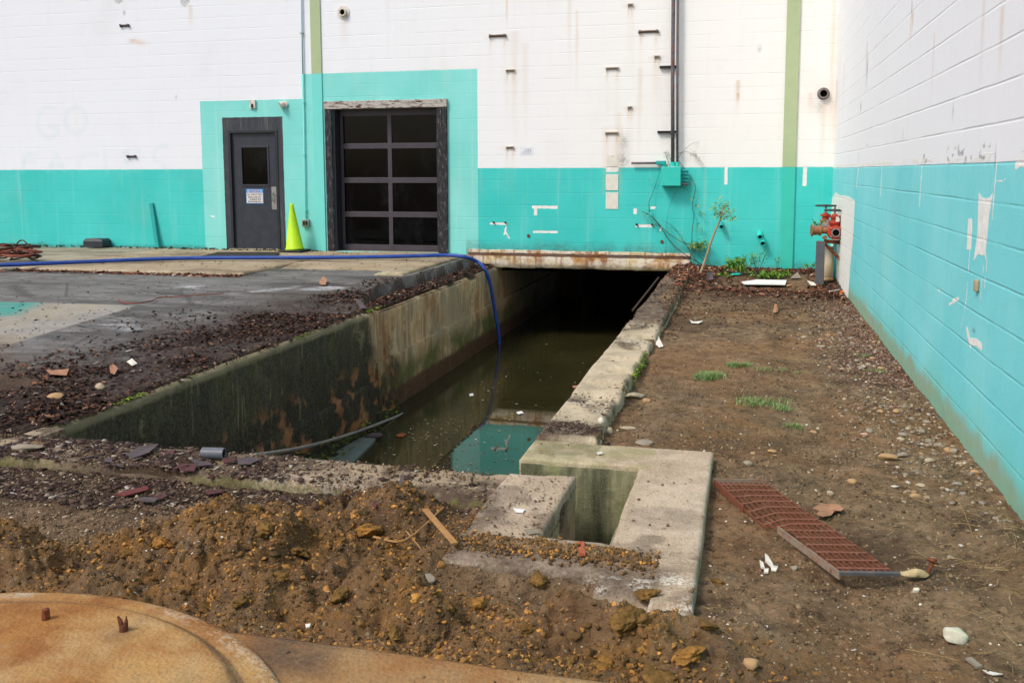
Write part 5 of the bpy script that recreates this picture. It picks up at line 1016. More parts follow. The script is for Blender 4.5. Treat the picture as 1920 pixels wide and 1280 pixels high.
for i, (x, y, s_, c_) in enumerate(BIG):
    V, Fa = rockV(4, 120+i, .9, 1.3, 4); V += (V*(n3(V, 3.5, i)*.5)[:, None]); V += V*(.22*n3(V, 9., i+3))[:, None]; V = V*np.array((s_*1.1, s_*.8, s_*.5))*.38
    o = npmesh('clay_lump', V, Fa, M_clod2 if c_ else M_clod1, smooth=True); q = gp(x, y); o.location = (q[0], q[1], q[2]+s_*.02); o.rotation_euler = (RNG.uniform(-.3, .3), RNG.uniform(-.3, .3), RNG.uniform(0, 6))
    tag(o, 'bright ochre lump of clay lying on the mound' if c_ else 'dull brown lump of clay lying on the mound', 'clay lump', 'clay lumps on the mound')
def sheet(name, px, mat, label, cat, th_=.004, dz=.006, zf=None, curl=0., group=None, tiltz=None):
    """thin solid piece with the outline given by picture points on the ground"""
    Q = [gp(*p) for p in px]; z = np.mean([q[2] for q in Q])+dz; n = len(Q); cx = np.mean([q[0] for q in Q]); cyy = np.mean([q[1] for q in Q])
    ex = max(abs(q[0]-cx) for q in Q)+1e-6; tz = tiltz or [0]*n
    top = [(q[0], q[1], z+th_+curl*((q[0]-cx)/ex)**2+t_) for q, t_ in zip(Q, tz)]+[(cx, cyy, z+th_+np.mean(tz))]; bot = [(p[0], p[1], p[2]-th_) for p in top]
    m = n+1; V = top+bot; Fa = [(k, (k+1) % n, n) for k in range(n)]+[(m+(k+1) % n, m+k, m+n) for k in range(n)]+[(k, m+k, m+(k+1) % n, (k+1) % n) for k in range(n)]
    o = MB().add(V, Fa).build(name, mat); me = o.data
    bm = bmesh.new(); bm.from_mesh(me); bmesh.ops.recalc_face_normals(bm, faces=bm.faces); bm.to_mesh(me); bm.free(); return tag(o, label, cat, group)
sheet('board_scrap', [(1390, 532), (1420, 527), (1475, 529), (1472, 540), (1395, 538)], M_whiteboard, 'long white board scrap lying in front of the weeds by the back wall', 'board', .012, .02)
sheet('board_scrap', [(1472, 535), (1490, 533), (1476, 540)], M_wood, 'tan splinter at the right end of the white board scrap', 'board', .006, .01)
sheet('board_scrap', [(1370, 515), (1388, 514), (1388, 519), (1370, 519)], M_tealbox, 'small teal painted chip lying left of the weeds', 'paint chip', .006, .02)
sheet('metal_scrap', [(1324, 518), (1336, 517), (1337, 533), (1328, 531)], M_lav, 'bent grey scrap standing in the leaf heap beside the sapling', 'scrap', .004, .03, tiltz=[.08, .08, 0, 0])
sheet('metal_scrap', [(1513, 531), (1526, 534), (1530, 541), (1520, 540)], M_white, 'white crumpled scrap at the foot of the grey post', 'scrap', .01, .02, curl=.02)
sheet('metal_scrap', [(1482, 525), (1495, 518), (1502, 525)], M_stoneg, 'grey triangular chip right of the weeds', 'scrap', .006, .02, tiltz=[0, .05, 0])
sheet('paper_scrap', [(1292, 603), (1300, 605), (1318, 607), (1310, 609), (1297, 608)], M_white, 'curled white scrap at the edge of the dark leaf mould', 'scrap', .003, .006, curl=.02)
sheet('paper_scrap', [(1229, 648), (1234, 640), (1244, 652), (1236, 654)], M_white, 'white plastic scrap beside the moss on the coping', 'scrap', .003, .01, tiltz=[0, .04, 0, 0])
sheet('paper_scrap', [(238, 683), (248, 681), (258, 687), (248, 691)], M_white, 'white tag on the dark debris left of the channel', 'paper scrap', .003, .02, tiltz=[.0, .02, 0, 0])
sheet('paper_scrap', [(666, 578), (672, 576), (688, 586), (676, 586)], M_lav, 'pale blue-grey shard on the debris above the channel wall', 'scrap', .003, .02, tiltz=[.05, .05, 0, 0])
sheet('slate_shard', [(160, 868), (170, 865), (192, 876), (180, 882), (165, 880)], M_lav, 'purple-grey slate shard on the dirt behind the front wall', 'slate shard', .008, .012, tiltz=[.008, .008, 0, 0, .0])
sheet('slate_shard', [(196, 882), (212, 879), (212, 888), (198, 888)], M_lav, 'small purple-grey shard right of the larger slate shard', 'slate shard', .006, .006)
sheet('slate_shard', [(210, 893), (245, 889), (285, 880), (250, 894), (230, 896)], M_lav, 'long curved grey strip on the dirt behind the front wall', 'strip', .004, .012, curl=.012)
sheet('roofing_strip', [(215, 936), (230, 930), (276, 919), (279, 926), (235, 938)], paint('maroon strip', '#5c2a26', .7, 0, '#6b332c', dirt=.1), 'dark maroon strip lying flat on the gravelly dirt at the left', 'strip', .006, .012)
FL = [[(446, 866), (470, 862), (490, 866), (470, 876), (446, 878)], [(400, 886), (418, 884), (415, 903), (400, 912), (388, 913)], [(325, 884), (355, 880), (345, 895), (322, 898)], [(355, 868), (375, 862), (400, 878), (372, 880)], [(335, 897), (372, 895), (365, 908), (338, 905)], [(286, 941), (310, 937), (314, 941), (298, 946)], [(236, 858), (262, 845), (298, 838), (280, 856), (250, 864)], [(300, 858), (330, 848), (322, 866)], [(700, 940), (703, 932), (708, 934), (704, 952), (698, 952)], [(733, 935), (757, 926), (756, 940), (740, 945)], [(718, 915), (742, 910), (740, 921), (724, 922)], [(418, 868), (445, 866), (440, 872), (420, 874)], [(265, 945), (300, 948), (290, 955), (262, 954)], [(380, 925), (410, 922), (420, 930), (392, 934)], [(440, 905), (470, 902), (468, 914), (446, 916)]]
for i, px in enumerate(FL): sheet('roofing_flake', px, M_flake if i % 3 else M_lav, 'larger maroon-grey roofing flake lying by the low front wall', 'flake', .005, .008, curl=random.uniform(0, .008), group='roofing flakes by the front wall', tiltz=[random.uniform(0, .012) for _ in px])
sheet('leaf', [(1523, 961), (1540, 955), (1556, 954), (1572, 957), (1582, 966), (1576, 970), (1566, 967), (1558, 974), (1543, 980), (1530, 974), (1536, 969)], M_leafbig, 'large dry tan leaf just behind the rusty grate', 'leaf', .0015, .012, curl=.012, tiltz=[random.uniform(0, .02) for _ in range(11)])
sheet('leaf', [(86, 703), (100, 699), (130, 701), (125, 709), (95, 710)], M_leafbig, 'orange-brown leaf at the left on the debris, nearest the left edge', 'leaf', .0015, .02, tiltz=[.02, .0, .02, 0, .01])
sheet('leaf', [(206, 699), (213, 694), (222, 700), (215, 707), (207, 706)], M_leafbig, 'curled orange leaf on the debris left of the white tag', 'leaf', .0015, .02, tiltz=[.03, .03, .02, 0, .01])
sheet('leaf', [(598, 534), (606, 527), (613, 531), (611, 537), (602, 537)], M_leafbig, 'single upright brown leaf on the worn asphalt before the roll-up door', 'leaf', .0015, .02, tiltz=[.0, .05, .03, 0, .0])
sheet('leaf', [(1449, 590), (1452, 583), (1456, 583), (1459, 588), (1455, 591)], M_leafbig, 'upright reddish leaf in the leaf mould middle right', 'leaf', .0015, .02, tiltz=[.0, .05, .05, 0, .0])
for i, px in enumerate([[(1424, 1054), (1431, 1060), (1434, 1068), (1426, 1068)], [(1434, 1042), (1440, 1045), (1450, 1060), (1446, 1064), (1435, 1057)], [(1445, 1068), (1459, 1069), (1455, 1076), (1446, 1074)], [(1433, 1073), (1441, 1071), (1440, 1076), (1432, 1077)]]):
    sheet('plaster_shard', px, M_white, 'white plaster shard in the small cluster below the bent side of the grate', 'shard', .006, .008, group='white shards by the grate', tiltz=[random.uniform(0, .008) for _ in px])
sheet('brick_chip', [(1081, 1024), (1095, 1023), (1098, 1046), (1087, 1045)], M_brick, 'flat red brick chip on the front of the sump curb', 'brick chip', .012, .008)
sheet('paper_scrap', [(982, 994), (1008, 994), (1013, 1001), (992, 1004)], M_stoneg, 'pale grey shard on the concrete left of the sump opening', 'scrap', .003, .004)
sheet('paper_scrap', [(962, 955), (985, 957), (980, 963), (968, 962)], M_whiteboard, 'white chip near the inner corner of the sump curb', 'scrap', .003, .004)
sheet('paper_scrap', [(1118, 850), (1128, 848), (1131, 852), (1122, 854)], M_white, 'bright white chip on the back of the sump block', 'scrap', .003, .004)
sheet('paper_scrap', [(1842, 1262), (1862, 1266), (1880, 1270), (1862, 1272), (1850, 1268)], M_white, 'long white sliver in the lower right corner', 'scrap', .003, .006)
sheet('paper_scrap', [(1810, 1243), (1822, 1240), (1842, 1258), (1832, 1260)], M_stoneg, 'grey sliver beside the long white sliver in the lower right corner', 'scrap', .008, .006)
sheet('paper_scrap', [(306, 858), (315, 855), (324, 858), (312, 864)], M_white, 'crumpled white scrap on the front wall left of the pipe piece', 'scrap', .006, .008, curl=.01)
sheet('paper_scrap', [(0, 1252), (8, 1244), (14, 1245), (2, 1256)], M_white, 'white capsule-shaped chip on the round cover at the left edge', 'scrap', .006, .058)
sheet('paper_scrap', [(574, 1224), (584, 1223), (582, 1228), (576, 1229)], M_white, 'tiny white chip on the rusty slab', 'scrap', .004, .09)
q = area(420, -3.1, .8, 1.95, 2.53, None, 0.); rr_ = np.hypot(q[:, 0]+2.05, q[:, 1]-1.56); q[:, 2] = np.where(rr_ < 1.1, -.05, -.096); scatter('grit', PEB+CHIP, q, sz(len(q), .002, .009, 2.5), M_grit, .5, label='grit lying on the rusty slab and the round cover')
# sticks
def stick(px, r, mat, label, dz=.012, name='stick'):
    Q = [gp(x, y, dz+d) for x, y, d in px]; return tag(MB().tube(curve(Q, 4), [r*(1-.35*k/(len(Q)*4-3)) for k in range(len(curve(Q, 4)))], 5).build(name, mat), label, 'stick')
stick([(700, 974, .02), (760, 968, .03), (832, 961, .02)], .006, M_wood, 'long thin stick lying across the far edge of the clay mound')
tag(MB().bar(gp(797, 992, .03), gp(853, 1032, .03), .028, .008).build('wood_splinter', M_wood, bevel=.002), 'flat tan splinter of wood beside the sump curb', 'wood splinter')
stick([(762, 1010, .01), (790, 1036, .02)], .004, M_wood, 'short thin stick left of the flat wood splinter')
stick([(1780, 935, .01), (1800, 960, .02), (1815, 1000, .02), (1825, 1020, .01)], .002, M_straw_ if False else M_wood, 'bent straw stalk on the dirt bank near the side wall')
stick([(1640, 725, .01), (1670, 727, .01), (1690, 737, .01)], .004, M_woodd, 'thin brown twig in the gravel by the side wall')
tag(MB().tube([ony(1186, 582, 11.3), ony(1235, 520, 14.2)], .014, 6).build('timber_pole', M_woodd), 'dark rotten pole leaning in the channel against the right coping', 'pole')
stick([(222, 565, .01), (235, 573, .02), (262, 573, .02), (285, 568, .015), (300, 561, .01), (350, 558, .01), (420, 553, .01)], .009, M_cord, 'rusty looped wire lying on the asphalt', name='wire')
# short pipe piece
q0, q1 = gp(380, 861, .035), gp(421, 862, .035); d_ = (q1-q0)/np.linalg.norm(q1-q0)
pp = empty('pipe_piece', q0); tag(pp, 'short grey plastic pipe piece lying on the low front wall', 'pipe')
put(MB().lathe(q0, d_, [(0, .031), (np.linalg.norm(q1-q0), .031), (np.linalg.norm(q1-q0), .025), (.0, .025)], 20).build('pipe', M_pvc, smooth=False), pp)
put(MB().tube([q1-d_*.012, q1-d_*.008], .0249, 20).build('bore_shade', M_holeshade), pp)  # black disc for the shade within the pipe piece
# ================================================================ hose, cords
H0 = [onz(x, y, .04) for x, y in [(-160, 502), (0, 497), (120, 492.5), (240, 487.5), (345, 484.2), (470, 483.2), (640, 482.6), (760, 480.5), (835, 478.5)]]
H0 += [onz(868, 481, .03), ony(892, 489, 14.25), ony(908, 503, 14.25), ony(918, 528, 14.3), ony(926, 570, 14.35), ony(936, 640, 14.42), np.array([-3.98, 14.45, -1.6])]
o = tag(MB().tube(curve(H0, 8), .030, 14).build('hose', M_hose, smooth=True), 'thick blue hose crossing the apron and dropping into the channel', 'hose')
Hc = curve(H0, 8)
put(MB().tube([onz(206, 489.2, .04), onz(209, 489.1, .04)], .041, 14).build('clamp', M_black), o) if False else None
G0 = [onz(470, 853, -.62), onz(500, 850, -.75), onz(560, 840, -.98), onz(630, 822, -1.18), onz(700, 798, -1.36), onz(760, 774, -1.44), onz(800, 758, -1.5)]
tag(MB().tube(curve(G0, 8), .016, 10).build('flexible_pipe', M_ghose, smooth=True), 'thin grey pipe sloping into the water at the near end of the channel', 'pipe')
Q = [onz(x, y, WATER+.02) for x, y in [(596, 866), (655, 872), (704, 822), (690, 815), (672, 822)]]; bb = MB(); n = len(Q); bb.add([tuple(q) for q in Q]+[(q[0], q[1], q[2]-.04) for q in Q], [tuple(range(n)), tuple(range(n, 2*n))[::-1]]+[(k, k+n, (k+1) % n+n, (k+1) % n) for k in range(n)])
tag(bb.build('sunken_board', M_submerged), 'pale wet board half sunk at the near end of the channel', 'board')
rock('foam_scrap', list(onz(702, 818, WATER+.02)), None, (.22, .12, .05), M_lav, 'grey rag floating at the end of the sunken board', 'rag', 33)
sheet_w = lambda px, mat, label: tag((lambda Q: MB().add([tuple(q) for q in Q]+[(q[0], q[1], q[2]-.006) for q in Q], [tuple(range(len(Q))), tuple(range(len(Q), 2*len(Q)))[::-1]]).build('floating_leaf', mat))([onz(x, y, WATER+.01) for x, y in px]), label, 'leaf')
sheet_w([(742, 815), (752, 811), (762, 813), (756, 818), (747, 818)], paint('orange leaf', '#8a4a1c', .7), 'orange leaf floating near the grey rag')
sheet_w([(968, 772), (978, 770), (982, 774), (972, 776)], M_whiteboard, 'pale scrap floating near the coping')
sheet_w([(1073, 723), (1085, 722), (1088, 726), (1076, 727)], M_leafbig, 'tan leaf floating against the coping')
sheet_w([(880, 738), (887, 737), (888, 741), (881, 742)], M_whiteboard, 'white speck-sized scrap floating in the middle of the channel')
# coil of cord at the left
c = empty('cord_pile', onz(20, 492, 0)); tag(c, 'tangled pile of reddish cord at the left end of the pavement', 'cord pile')
for k in range(7):
    pts = []; a0 = random.uniform(0, 6)
    for j in range(14):
        a = a0+j*.75; r = .25+.12*math.sin(j*1.3+k)+.1*(j % 3); cc = onz(14, 489, 0); pts.append((cc[0]+math.cos(a)*r*1.1, cc[1]+math.sin(a)*r*.6, .03+.05*k*.5+.10*abs(math.sin(j*1.9+k))*(1-r*.8)))
    put(MB().tube(curve(pts, 5), .014, 7).build('cord', M_cord if k % 3 else M_woodd, smooth=True), c)
Yg = onz(40, 488, 0)[1]; pts = [ony(x, y, Yg) for x, y in [(20, 486), (27, 475), (29, 462), (36, 452), (44, 451), (51, 458), (54, 470), (56, 484), (70, 489), (80, 491)]]
put(MB().tube(curve(pts, 6), .014, 8).build('loop', M_cordg, smooth=True), c)
# ================================================================ cone, box, board, mat, lamp, outlet
q = onwall(555, 473, 0); cxx, cyy, zb = q[0]+.03, WALLY-.30, 0.0
q = ony(553, 473, WALLY-.28); cxx, cyy = q[0], q[1]
c = empty('traffic_cone', (cxx, cyy, .0)); tag(c, 'tall lime-yellow traffic cone standing between the steel door and the roll-up door', 'traffic cone')
put(MB().lathe((cxx, cyy, .0), (-.045, 0, 1), [(.035, .165), (.06, .158), (.065, .150), (.80, .032), (.82, .030), (.83, .022)], 28).build('cone_body', M_cone, smooth=True), c)
put(MB().box((cxx-.21, cyy-.21, 0.), (cxx+.21, cyy+.21, .032)).build('cone_base', M_black, bevel=.012), c)
q = ony(183, 464, WALLY-.16); c = empty('bait_station', (q[0], q[1], 0)); tag(c, 'low dark plastic box on the pavement against the back wall at the left', 'plastic box')
put(MB().add([(q[0]+x*.21, q[1]+y*.13, z) for z, s_ in ((0, 1), (.11, 1), (.155, .82)) for x, y in ((-s_, -1*s_), (s_, -1*s_), (s_, s_), (-s_, s_))], [(3, 2, 1, 0), (0, 1, 5, 4), (1, 2, 6, 5), (2, 3, 7, 6), (3, 0, 4, 7), (4, 5, 9, 8), (5, 6, 10, 9), (6, 7, 11, 10), (7, 4, 8, 11), (8, 9, 10, 11)]).build('box_body', M_bait, bevel=.01), c)
put(MB().box((q[0]-.10, q[1]-.09, .156), (q[0]+.06, q[1]-.03, .160)).build('lid_label', M_stoneg), c)
a_, b_ = onwall(281, 381, .02), onwall(291, 469, .12); tag(MB().bar((b_[0]+.02, WALLY-.07, -.01), (a_[0]+.03, WALLY-.02, a_[2]), .075, .04, (0, 1, 0)).build('board', M_tealdk, bevel=.004), 'teal painted board leaning upright against the back wall left of the steel door', 'board')
Q = [onz(x, y, .004) for x, y in [(376, 482), (408, 474), (524, 474), (518, 482)]]; bb = MB(); bb.add([(q[0], q[1], .004) for q in Q]+[(q[0], q[1], .02) for q in Q], [(3, 2, 1, 0), (4, 5, 6, 7)]+[(k, (k+1) % 4, (k+1) % 4+4, k+4) for k in range(4)]); tag(bb.build('door_mat', M_mat), 'flat dark mat on the concrete in front of the steel door', 'door mat')
q = onwall(473.5, 195.5, .02); c = empty('alarm_plate', (q[0], WALLY-.03, q[2])); tag(c, 'small white plate with a dark keyhole fitting above the steel door', 'wall plate')
put(MB().box((q[0]-.055, WALLY-.035, q[2]-.075), (q[0]+.055, WALLY-.001, q[2]+.075)).build('plate', M_white, bevel=.004), c)
put(MB().lathe((q[0], WALLY-.036, q[2]-.012), (0, -1, 0), [(0, .02), (.012, .016)], 12).lathe((q[0], WALLY-.036, q[2]-.042), (0, -1, 0), [(0, .026), (.014, .02)], 12).build('fitting', M_black), c)
q = onwall(530, 195, .06); c = empty('security_light', (q[0], WALLY-.05, q[2])); tag(c, 'small white round security lamp above the right corner of the steel door', 'wall lamp')
put(MB().lathe((q[0]+.02, WALLY, q[2]), (0, -1, 0), [(0, .055), (.03, .055), (.035, .04)], 18).build('base', M_white), c)
put(MB().lathe((q[0]+.02, WALLY-.03, q[2]), (-.7, -.6, -.25), [(0, .03), (.03, .045), (.085, .062), (.09, .055), (.07, .045)], 18).build('lamp_head', M_white, smooth=True), c)
put(MB().lathe((q[0]-.035, WALLY-.078, q[2]-.02), (-.7, -.6, -.25), [(0, .05), (.006, .04)], 14).build('lens', M_steel), c)
c = empty('power_outlet', (-7.52, WALLY, .47)); tag(c, 'square grey outlet box at the end of the thin teal conduit beside the cone', 'outlet box')
put(MB().box((-7.585, WALLY-.055, .415), (-7.455, WALLY-.001, .54)).build('outlet_body', M_steel, bevel=.005), c)
for dx in (-.028, .024): put(MB().box((-7.52+dx-.018, WALLY-.061, .445), (-7.52+dx+.018, WALLY-.056, .515)).build('socket', M_black, bevel=.003), c)
c = empty('thin_conduit', (-7.52, WALLY, .6)); tag(c, 'thin teal conduit running up the wall between the two doors', 'conduit')
pts = [onwall(x, y, .025) for x, y in [(574, 412), (573, 395)]]+[onwall(570, 290, .025), onwall(567.5, 142, .025)]
put(MB().tube([onwall(574.5, 412, .025), onwall(572.5, 394, .025), onwall(567.8, 139, .025)], .012, 10).build('conduit', M_teal2, smooth=True), c)
put(MB().tube([onwall(567.8, 139, .025), onwall(565.2, 0, .025), onwall(564.2, -60, .025)], .012, 10).build('conduit', paint('pale blue conduit', '#9fc6cc', .6), smooth=True), c)
for x, y in [(570, 290), (569, 192), (566.3, 63), (573, 394)]:
    p = onwall(x, y, .025); put(MB().box((p[0]-.03, WALLY-.04, p[2]-.01), (p[0]+.02, WALLY-.001, p[2]+.01)).build('strap', M_teal2 if y > 100 else M_steel), c)
# electrical box with risers
c = empty('junction_box', (-1.2, WALLY, 1.28)); tag(c, 'square teal electrical box on the back wall under the dark pipes', 'electrical box')
a_, b_ = onwall(1239.5, 313, .2), onwall(1276, 349, .2)
put(MB().box((a_[0], WALLY-.20, b_[2]), (b_[0], WALLY-.002, a_[2])).build('box_body', M_tealbox, bevel=.006), c)
put(MB().box((a_[0]+.006, WALLY-.206, b_[2]+.006), (b_[0]-.006, WALLY-.201, a_[2]-.006)).build('cover', M_tealbox, bevel=.002), c)
for k in range(5):
    z = b_[2]+.03+k*.052; p = [(b_[0]-.002, WALLY-.09, z), (b_[0]+.05, WALLY-.09, z), (b_[0]+.105, WALLY-.06, z-.006)]; put(MB().tube(p, .019, 10).build('conduit_nipple', M_tealdk if k else M_valveg), c)
c = empty('riser_pipes', (-1.2, WALLY, 2.5)); tag(c, 'pair of tall dark pipes rising from the teal electrical box', 'pipes')
put(MB().tube([onwall(1261.5, 309, .1), onwall(1261.2, 150, .1), onwall(1262.5, 0, .1), onwall(1263.5, -70, .1)], .030, 14).build('pipe', M_conduit, smooth=True), c)
put(MB().tube([onwall(1270, 309, .1), onwall(1270, 150, .1), onwall(1270.8, 0, .1), onwall(1271.2, -70, .1)], .019, 12).build('pipe', M_conduit, smooth=True), c)
for x, r in [(1261.5, .042), (1270, .030)]: put(MB().tube([onwall(x, 312, .1), onwall(x, 304, .1)], r, 12).build('coupling', M_tealbox), c)
for (x0, y), x1 in [((1237, 126.5), 1272), ((1233, 248), 1270)]:
    p, q = onwall(x0, y, .02), onwall(x1, y, .02); put(MB().box((p[0], WALLY-.055, p[2]-.018), (q[0], WALLY-.002, p[2]+.018)).build('support_channel', M_black, bevel=.003), c)
    for xx in (-1.225, -1.15): pass
c = empty('side_conduit', (-1.5, WALLY, 1.5)); tag(c, 'short horizontal grey conduit stub entering the top left of the teal box', 'conduit')
p, q = onwall(1184, 306, .06), onwall(1234, 306, .06); put(MB().tube([p, (q[0], p[1], p[2])], .019, 12).build('conduit', M_conduit, smooth=True), c)
put(MB().box((q[0]-.03, WALLY-.11, p[2]-.03), (q[0]+.12, WALLY-.02, p[2]+.035)).build('fitting_body', M_tealdk, bevel=.012), c)
put(MB().tube([(q[0]+.09, WALLY-.07, p[2]), (q[0]+.09, WALLY-.07, p[2]-.08)], .025, 10).build('elbow', M_tealbox), c)
p = onwall(1253, 289); q = onwall(1288, 300); put(MB().box((q[0]-.0, WALLY-.006, q[2]-.05), (q[0]+.05, WALLY-.001, q[2]+.07)).build('small_plate', M_valveg), c) if False else None
# ================================================================ valve assembly in the corner
c = empty('valve_assembly', (1.05, 13.6, -.17)); tag(c, 'rusty red valve cluster with handwheels on a grey post in the corner', 'valve')
VY = 13.55
def vp(x, y, Y=VY): return ony(x, y, Y)
p = vp(1536, 531, 13.3); put(MB().box((p[0]-.055, 13.25, -.25), (p[0]+.055, 13.36, vp(1530, 452, 13.3)[2])).build('post', M_post, bevel=.004), c)
p = vp(1552, 520, 13.72); put(MB().tube([(p[0], 13.72, -.25), (p[0], 13.72, vp(1552, 462, 13.72)[2])], .072, 22).build('standpipe', M_palepipe, smooth=True), c)
p = vp(1566, 520, 13.9); put(MB().tube([(p[0]-.0, 13.95, -.25), (p[0], 13.95, .35)], .04, 14).build('standpipe', M_tealdk, smooth=True), c)
m0 = vp(1567, 436, 13.35)
put(MB().lathe(m0, (0, 1, 0), [(0, .05), (0, .098), (.022, .098), (.022, .07), (.10, .085), (.16, .11), (.24, .105), (.30, .075), (.34, .1), (.36, .1)], 26).build('valve_body', M_red, smooth=False), c)
put(MB().lathe(m0-np.array([0, .02, 0]), (0, 1, 0), [(0, .042), (-.012, .045), (-.012, .058), (.03, .058)], 20).build('outlet_ring', M_steel), c)
put(MB().tube([m0-np.array([0, .034, 0]), m0-np.array([0, .031, 0])], .043, 20).build('outlet_shade', M_holeshade), c)  # shade of the valve opening, drawn as a black disc
for k in range(4):
    a = math.pi/4+k*math.pi/2; put(MB().lathe((m0[0]+.082*math.cos(a), m0[1]-.004, m0[2]+.082*math.sin(a)), (0, -1, 0), [(0, .013), (.012, .013), (.014, .006)], 6).build('flange_bolt', M_steel), c)
m1 = vp(1546, 425, 13.65)
put(MB().lathe((m1[0]-.06, m1[1], m1[2]), (1, 0, 0), [(0, .06), (.03, .09), (.12, .1), (.16, .08), (.26, .08)], 20).build('cross_body', M_valveg), c)
for (x, y, Y, r) in [(1548, 405, 13.75, .062), (1565, 408, 13.5, .066)]:
    q = vp(x, y, Y); put(MB().lathe((q[0], q[1], q[2]-.10), (0, 0, 1), [(0, r), (.03, r*1.25), (.04, r*1.25), (.04, r*.8), (.09, r*.75), (.10, r*1.15), (.125, r*1.15), (.13, r*.6), (.15, r*.5)], 18).build('bonnet', M_red), c)
    put(MB().tube([(q[0], q[1], q[2]+.02), (q[0], q[1], q[2]+.15)], .014, 10).build('stem', M_valveg), c)
    zz = q[2]+(.145 if x < 1555 else .10); bb = MB(); pts = [(q[0]+.135*math.cos(t_), q[1]+.135*math.sin(t_), zz) for t_ in np.linspace(0, 2*math.pi, 29)]; bb.tube(pts, .011, 8, False)
    for k in range(4): bb.tube([(q[0], q[1], zz), (q[0]+.135*math.cos(k*math.pi/2+.4), q[1]+.135*math.sin(k*math.pi/2+.4), zz)], .008, 6)
    bb.tube([(q[0], q[1], zz-.015), (q[0], q[1], zz+.018)], .024, 10); put(bb.build('handwheel', M_wheel, smooth=True), c)
q = vp(1570, 411, 13.42); put(MB().box((q[0]-.02, q[1]-.012, q[2]-.035), (q[0]+.02, q[1], q[2]+.035)).build('paper_tag', M_white), c)
q = vp(1521, 432, 13.5); put(MB().lathe(q, (1, .12, 0), [(0, .045), (0, .085), (.018, .085), (.022, .065), (.10, .062), (.11, .072), (.13, .072), (.14, .045), (.24, .05)], 22).build('hose_outlet', M_brass), c)
put(MB().lathe((q[0]+.16, q[1]-.04, q[2]-.09), (.3, -1, 0), [(0, .02), (.05, .022), (.055, .03), (.075, .026)], 12).build('drain_cock', M_brass), c)
p, q = vp(1546, 456, 13.4), vp(1579, 490, 13.45); put(MB().bar(p, q, .045, .035).build('brace', M_rust), c)
p, q = vp(1545, 452, 13.5), vp(1582, 455, 13.5); put(MB().bar(p, q, .06, .05).build('bracket_arm', M_rust), c)
p, q = vp(1577, 455, 13.6), vp(1578, 480, 13.6); put(MB().bar(p, q, .05, .05, (0, 1, 0)).build('wall_angle', M_rust), c)
rock('foam_scrap', 1579, 548, (.09, .06, .05), M_orange, 'orange plastic lump on the ground against the foot of the side wall', 'plastic lump', 44, amp=.3)
rock('stone', 1552, 527, (.18, .12, .07), M_stonet, 'dirty tan rubble around the foot of the pale standpipe', 'rubble', 45, amp=.8)
stick([(1555, 551, .01), (1574, 547, .02)], .008, M_white, 'thin white rod pointing at the orange plastic lump')
# ================================================================ plants at the back
def leaves(par_name, C, n, rad, s_, mat, parent, droop=.2):
    P3 = np.array([c_+RNG.normal(0, 1, 3)*rad for c_ in C for _ in range(n)]); return scatter(par_name, LP, P3, sz(len(P3), s_*.5, s_, 1.2), mat, .7, kind=None, parent=parent)
LP = [(np.array([[0, 0, 0], [.35, .16, .06], [1, 0, -.08-.1*k], [.35, -.16, .06], [.4, 0, .01]]), np.array([[0, 4, 1], [1, 4, 2], [0, 3, 4], [3, 2, 4]])) for k in range(4)]
sap = empty('sapling', onz(1309, 522, -.1)); tag(sap, 'slender leaning sapling with a leafy tip growing from the leaf heap', 'sapling')
SY = 13.4; pts = [ony(x, y, SY+.02*i) for i, (x, y) in enumerate([(1308, 524), (1318, 500), (1328, 470), (1338, 440), (1350, 413), (1353, 400)])]
o = MB().tube(curve(pts, 4), list(np.linspace(.022, .010, len(curve(pts, 4)))), 8).build('trunk', M_bark, smooth=True); o.parent = sap; o.matrix_parent_inverse = Matrix.Translation(-sap.location)
tips = [ony(x, y, SY+.1) for x, y in [(1349, 383), (1341, 391), (1361, 384), (1366, 396), (1355, 390), (1371, 405), (1342, 403), (1352, 401), (1357, 408)]]
o = leaves('crown', tips, 24, .03, .075, M_weed2, None); put(o, sap)
b_ = MB(); q = ony(1352, 402, SY+.1)
for t_ in tips: b_.tube([q, t_], [.006, .003], 5)
put(b_.build('twigs', M_bark), sap)
vine = empty('vine', onwall(1300, 490, .05)); tag(vine, 'thin woody vine climbing the back wall around the teal electrical box', 'vine')
VS = [([(1318, 497), (1280, 474), (1255, 450), (1238, 425), (1220, 405), (1204, 396)], .008), ([(1300, 460), (1275, 452), (1245, 430), (1225, 408), (1210, 400)], .006), ([(1297, 456), (1298, 430), (1301, 405), (1298, 385), (1304, 352), (1296, 335), (1283, 316), (1270, 298)], .006), ([(1218, 398), (1217, 380), (1224, 362), (1233, 335), (1237, 322)], .005),
      ([(1249, 480), (1249, 430), (1256, 385), (1270, 355)], .003), ([(1310, 495), (1290, 465), (1278, 445), (1262, 425), (1240, 412)], .005), ([(1335, 500), (1320, 480), (1300, 462)], .005), ([(1270, 300), (1280, 284), (1300, 268), (1306, 267)], .003), ([(1272, 288), (1290, 285), (1305, 296), (1320, 308)], .003), ([(1275, 350), (1290, 358), (1296, 375)], .003), ([(1258, 318), (1252, 300), (1246, 285)], .004), ([(1328, 496), (1310, 478), (1296, 458)], .004)]
bb = MB()
for px, r in VS:
    Q = [onwall(x, y, .06+.03*math.sin(i*1.7)) for i, (x, y) in enumerate(px)]; cc = curve(Q, 4); bb.tube(cc, list(np.linspace(r, r*.5, len(cc))), 6)
put(bb.build('stem', M_twig, smooth=True), vine)
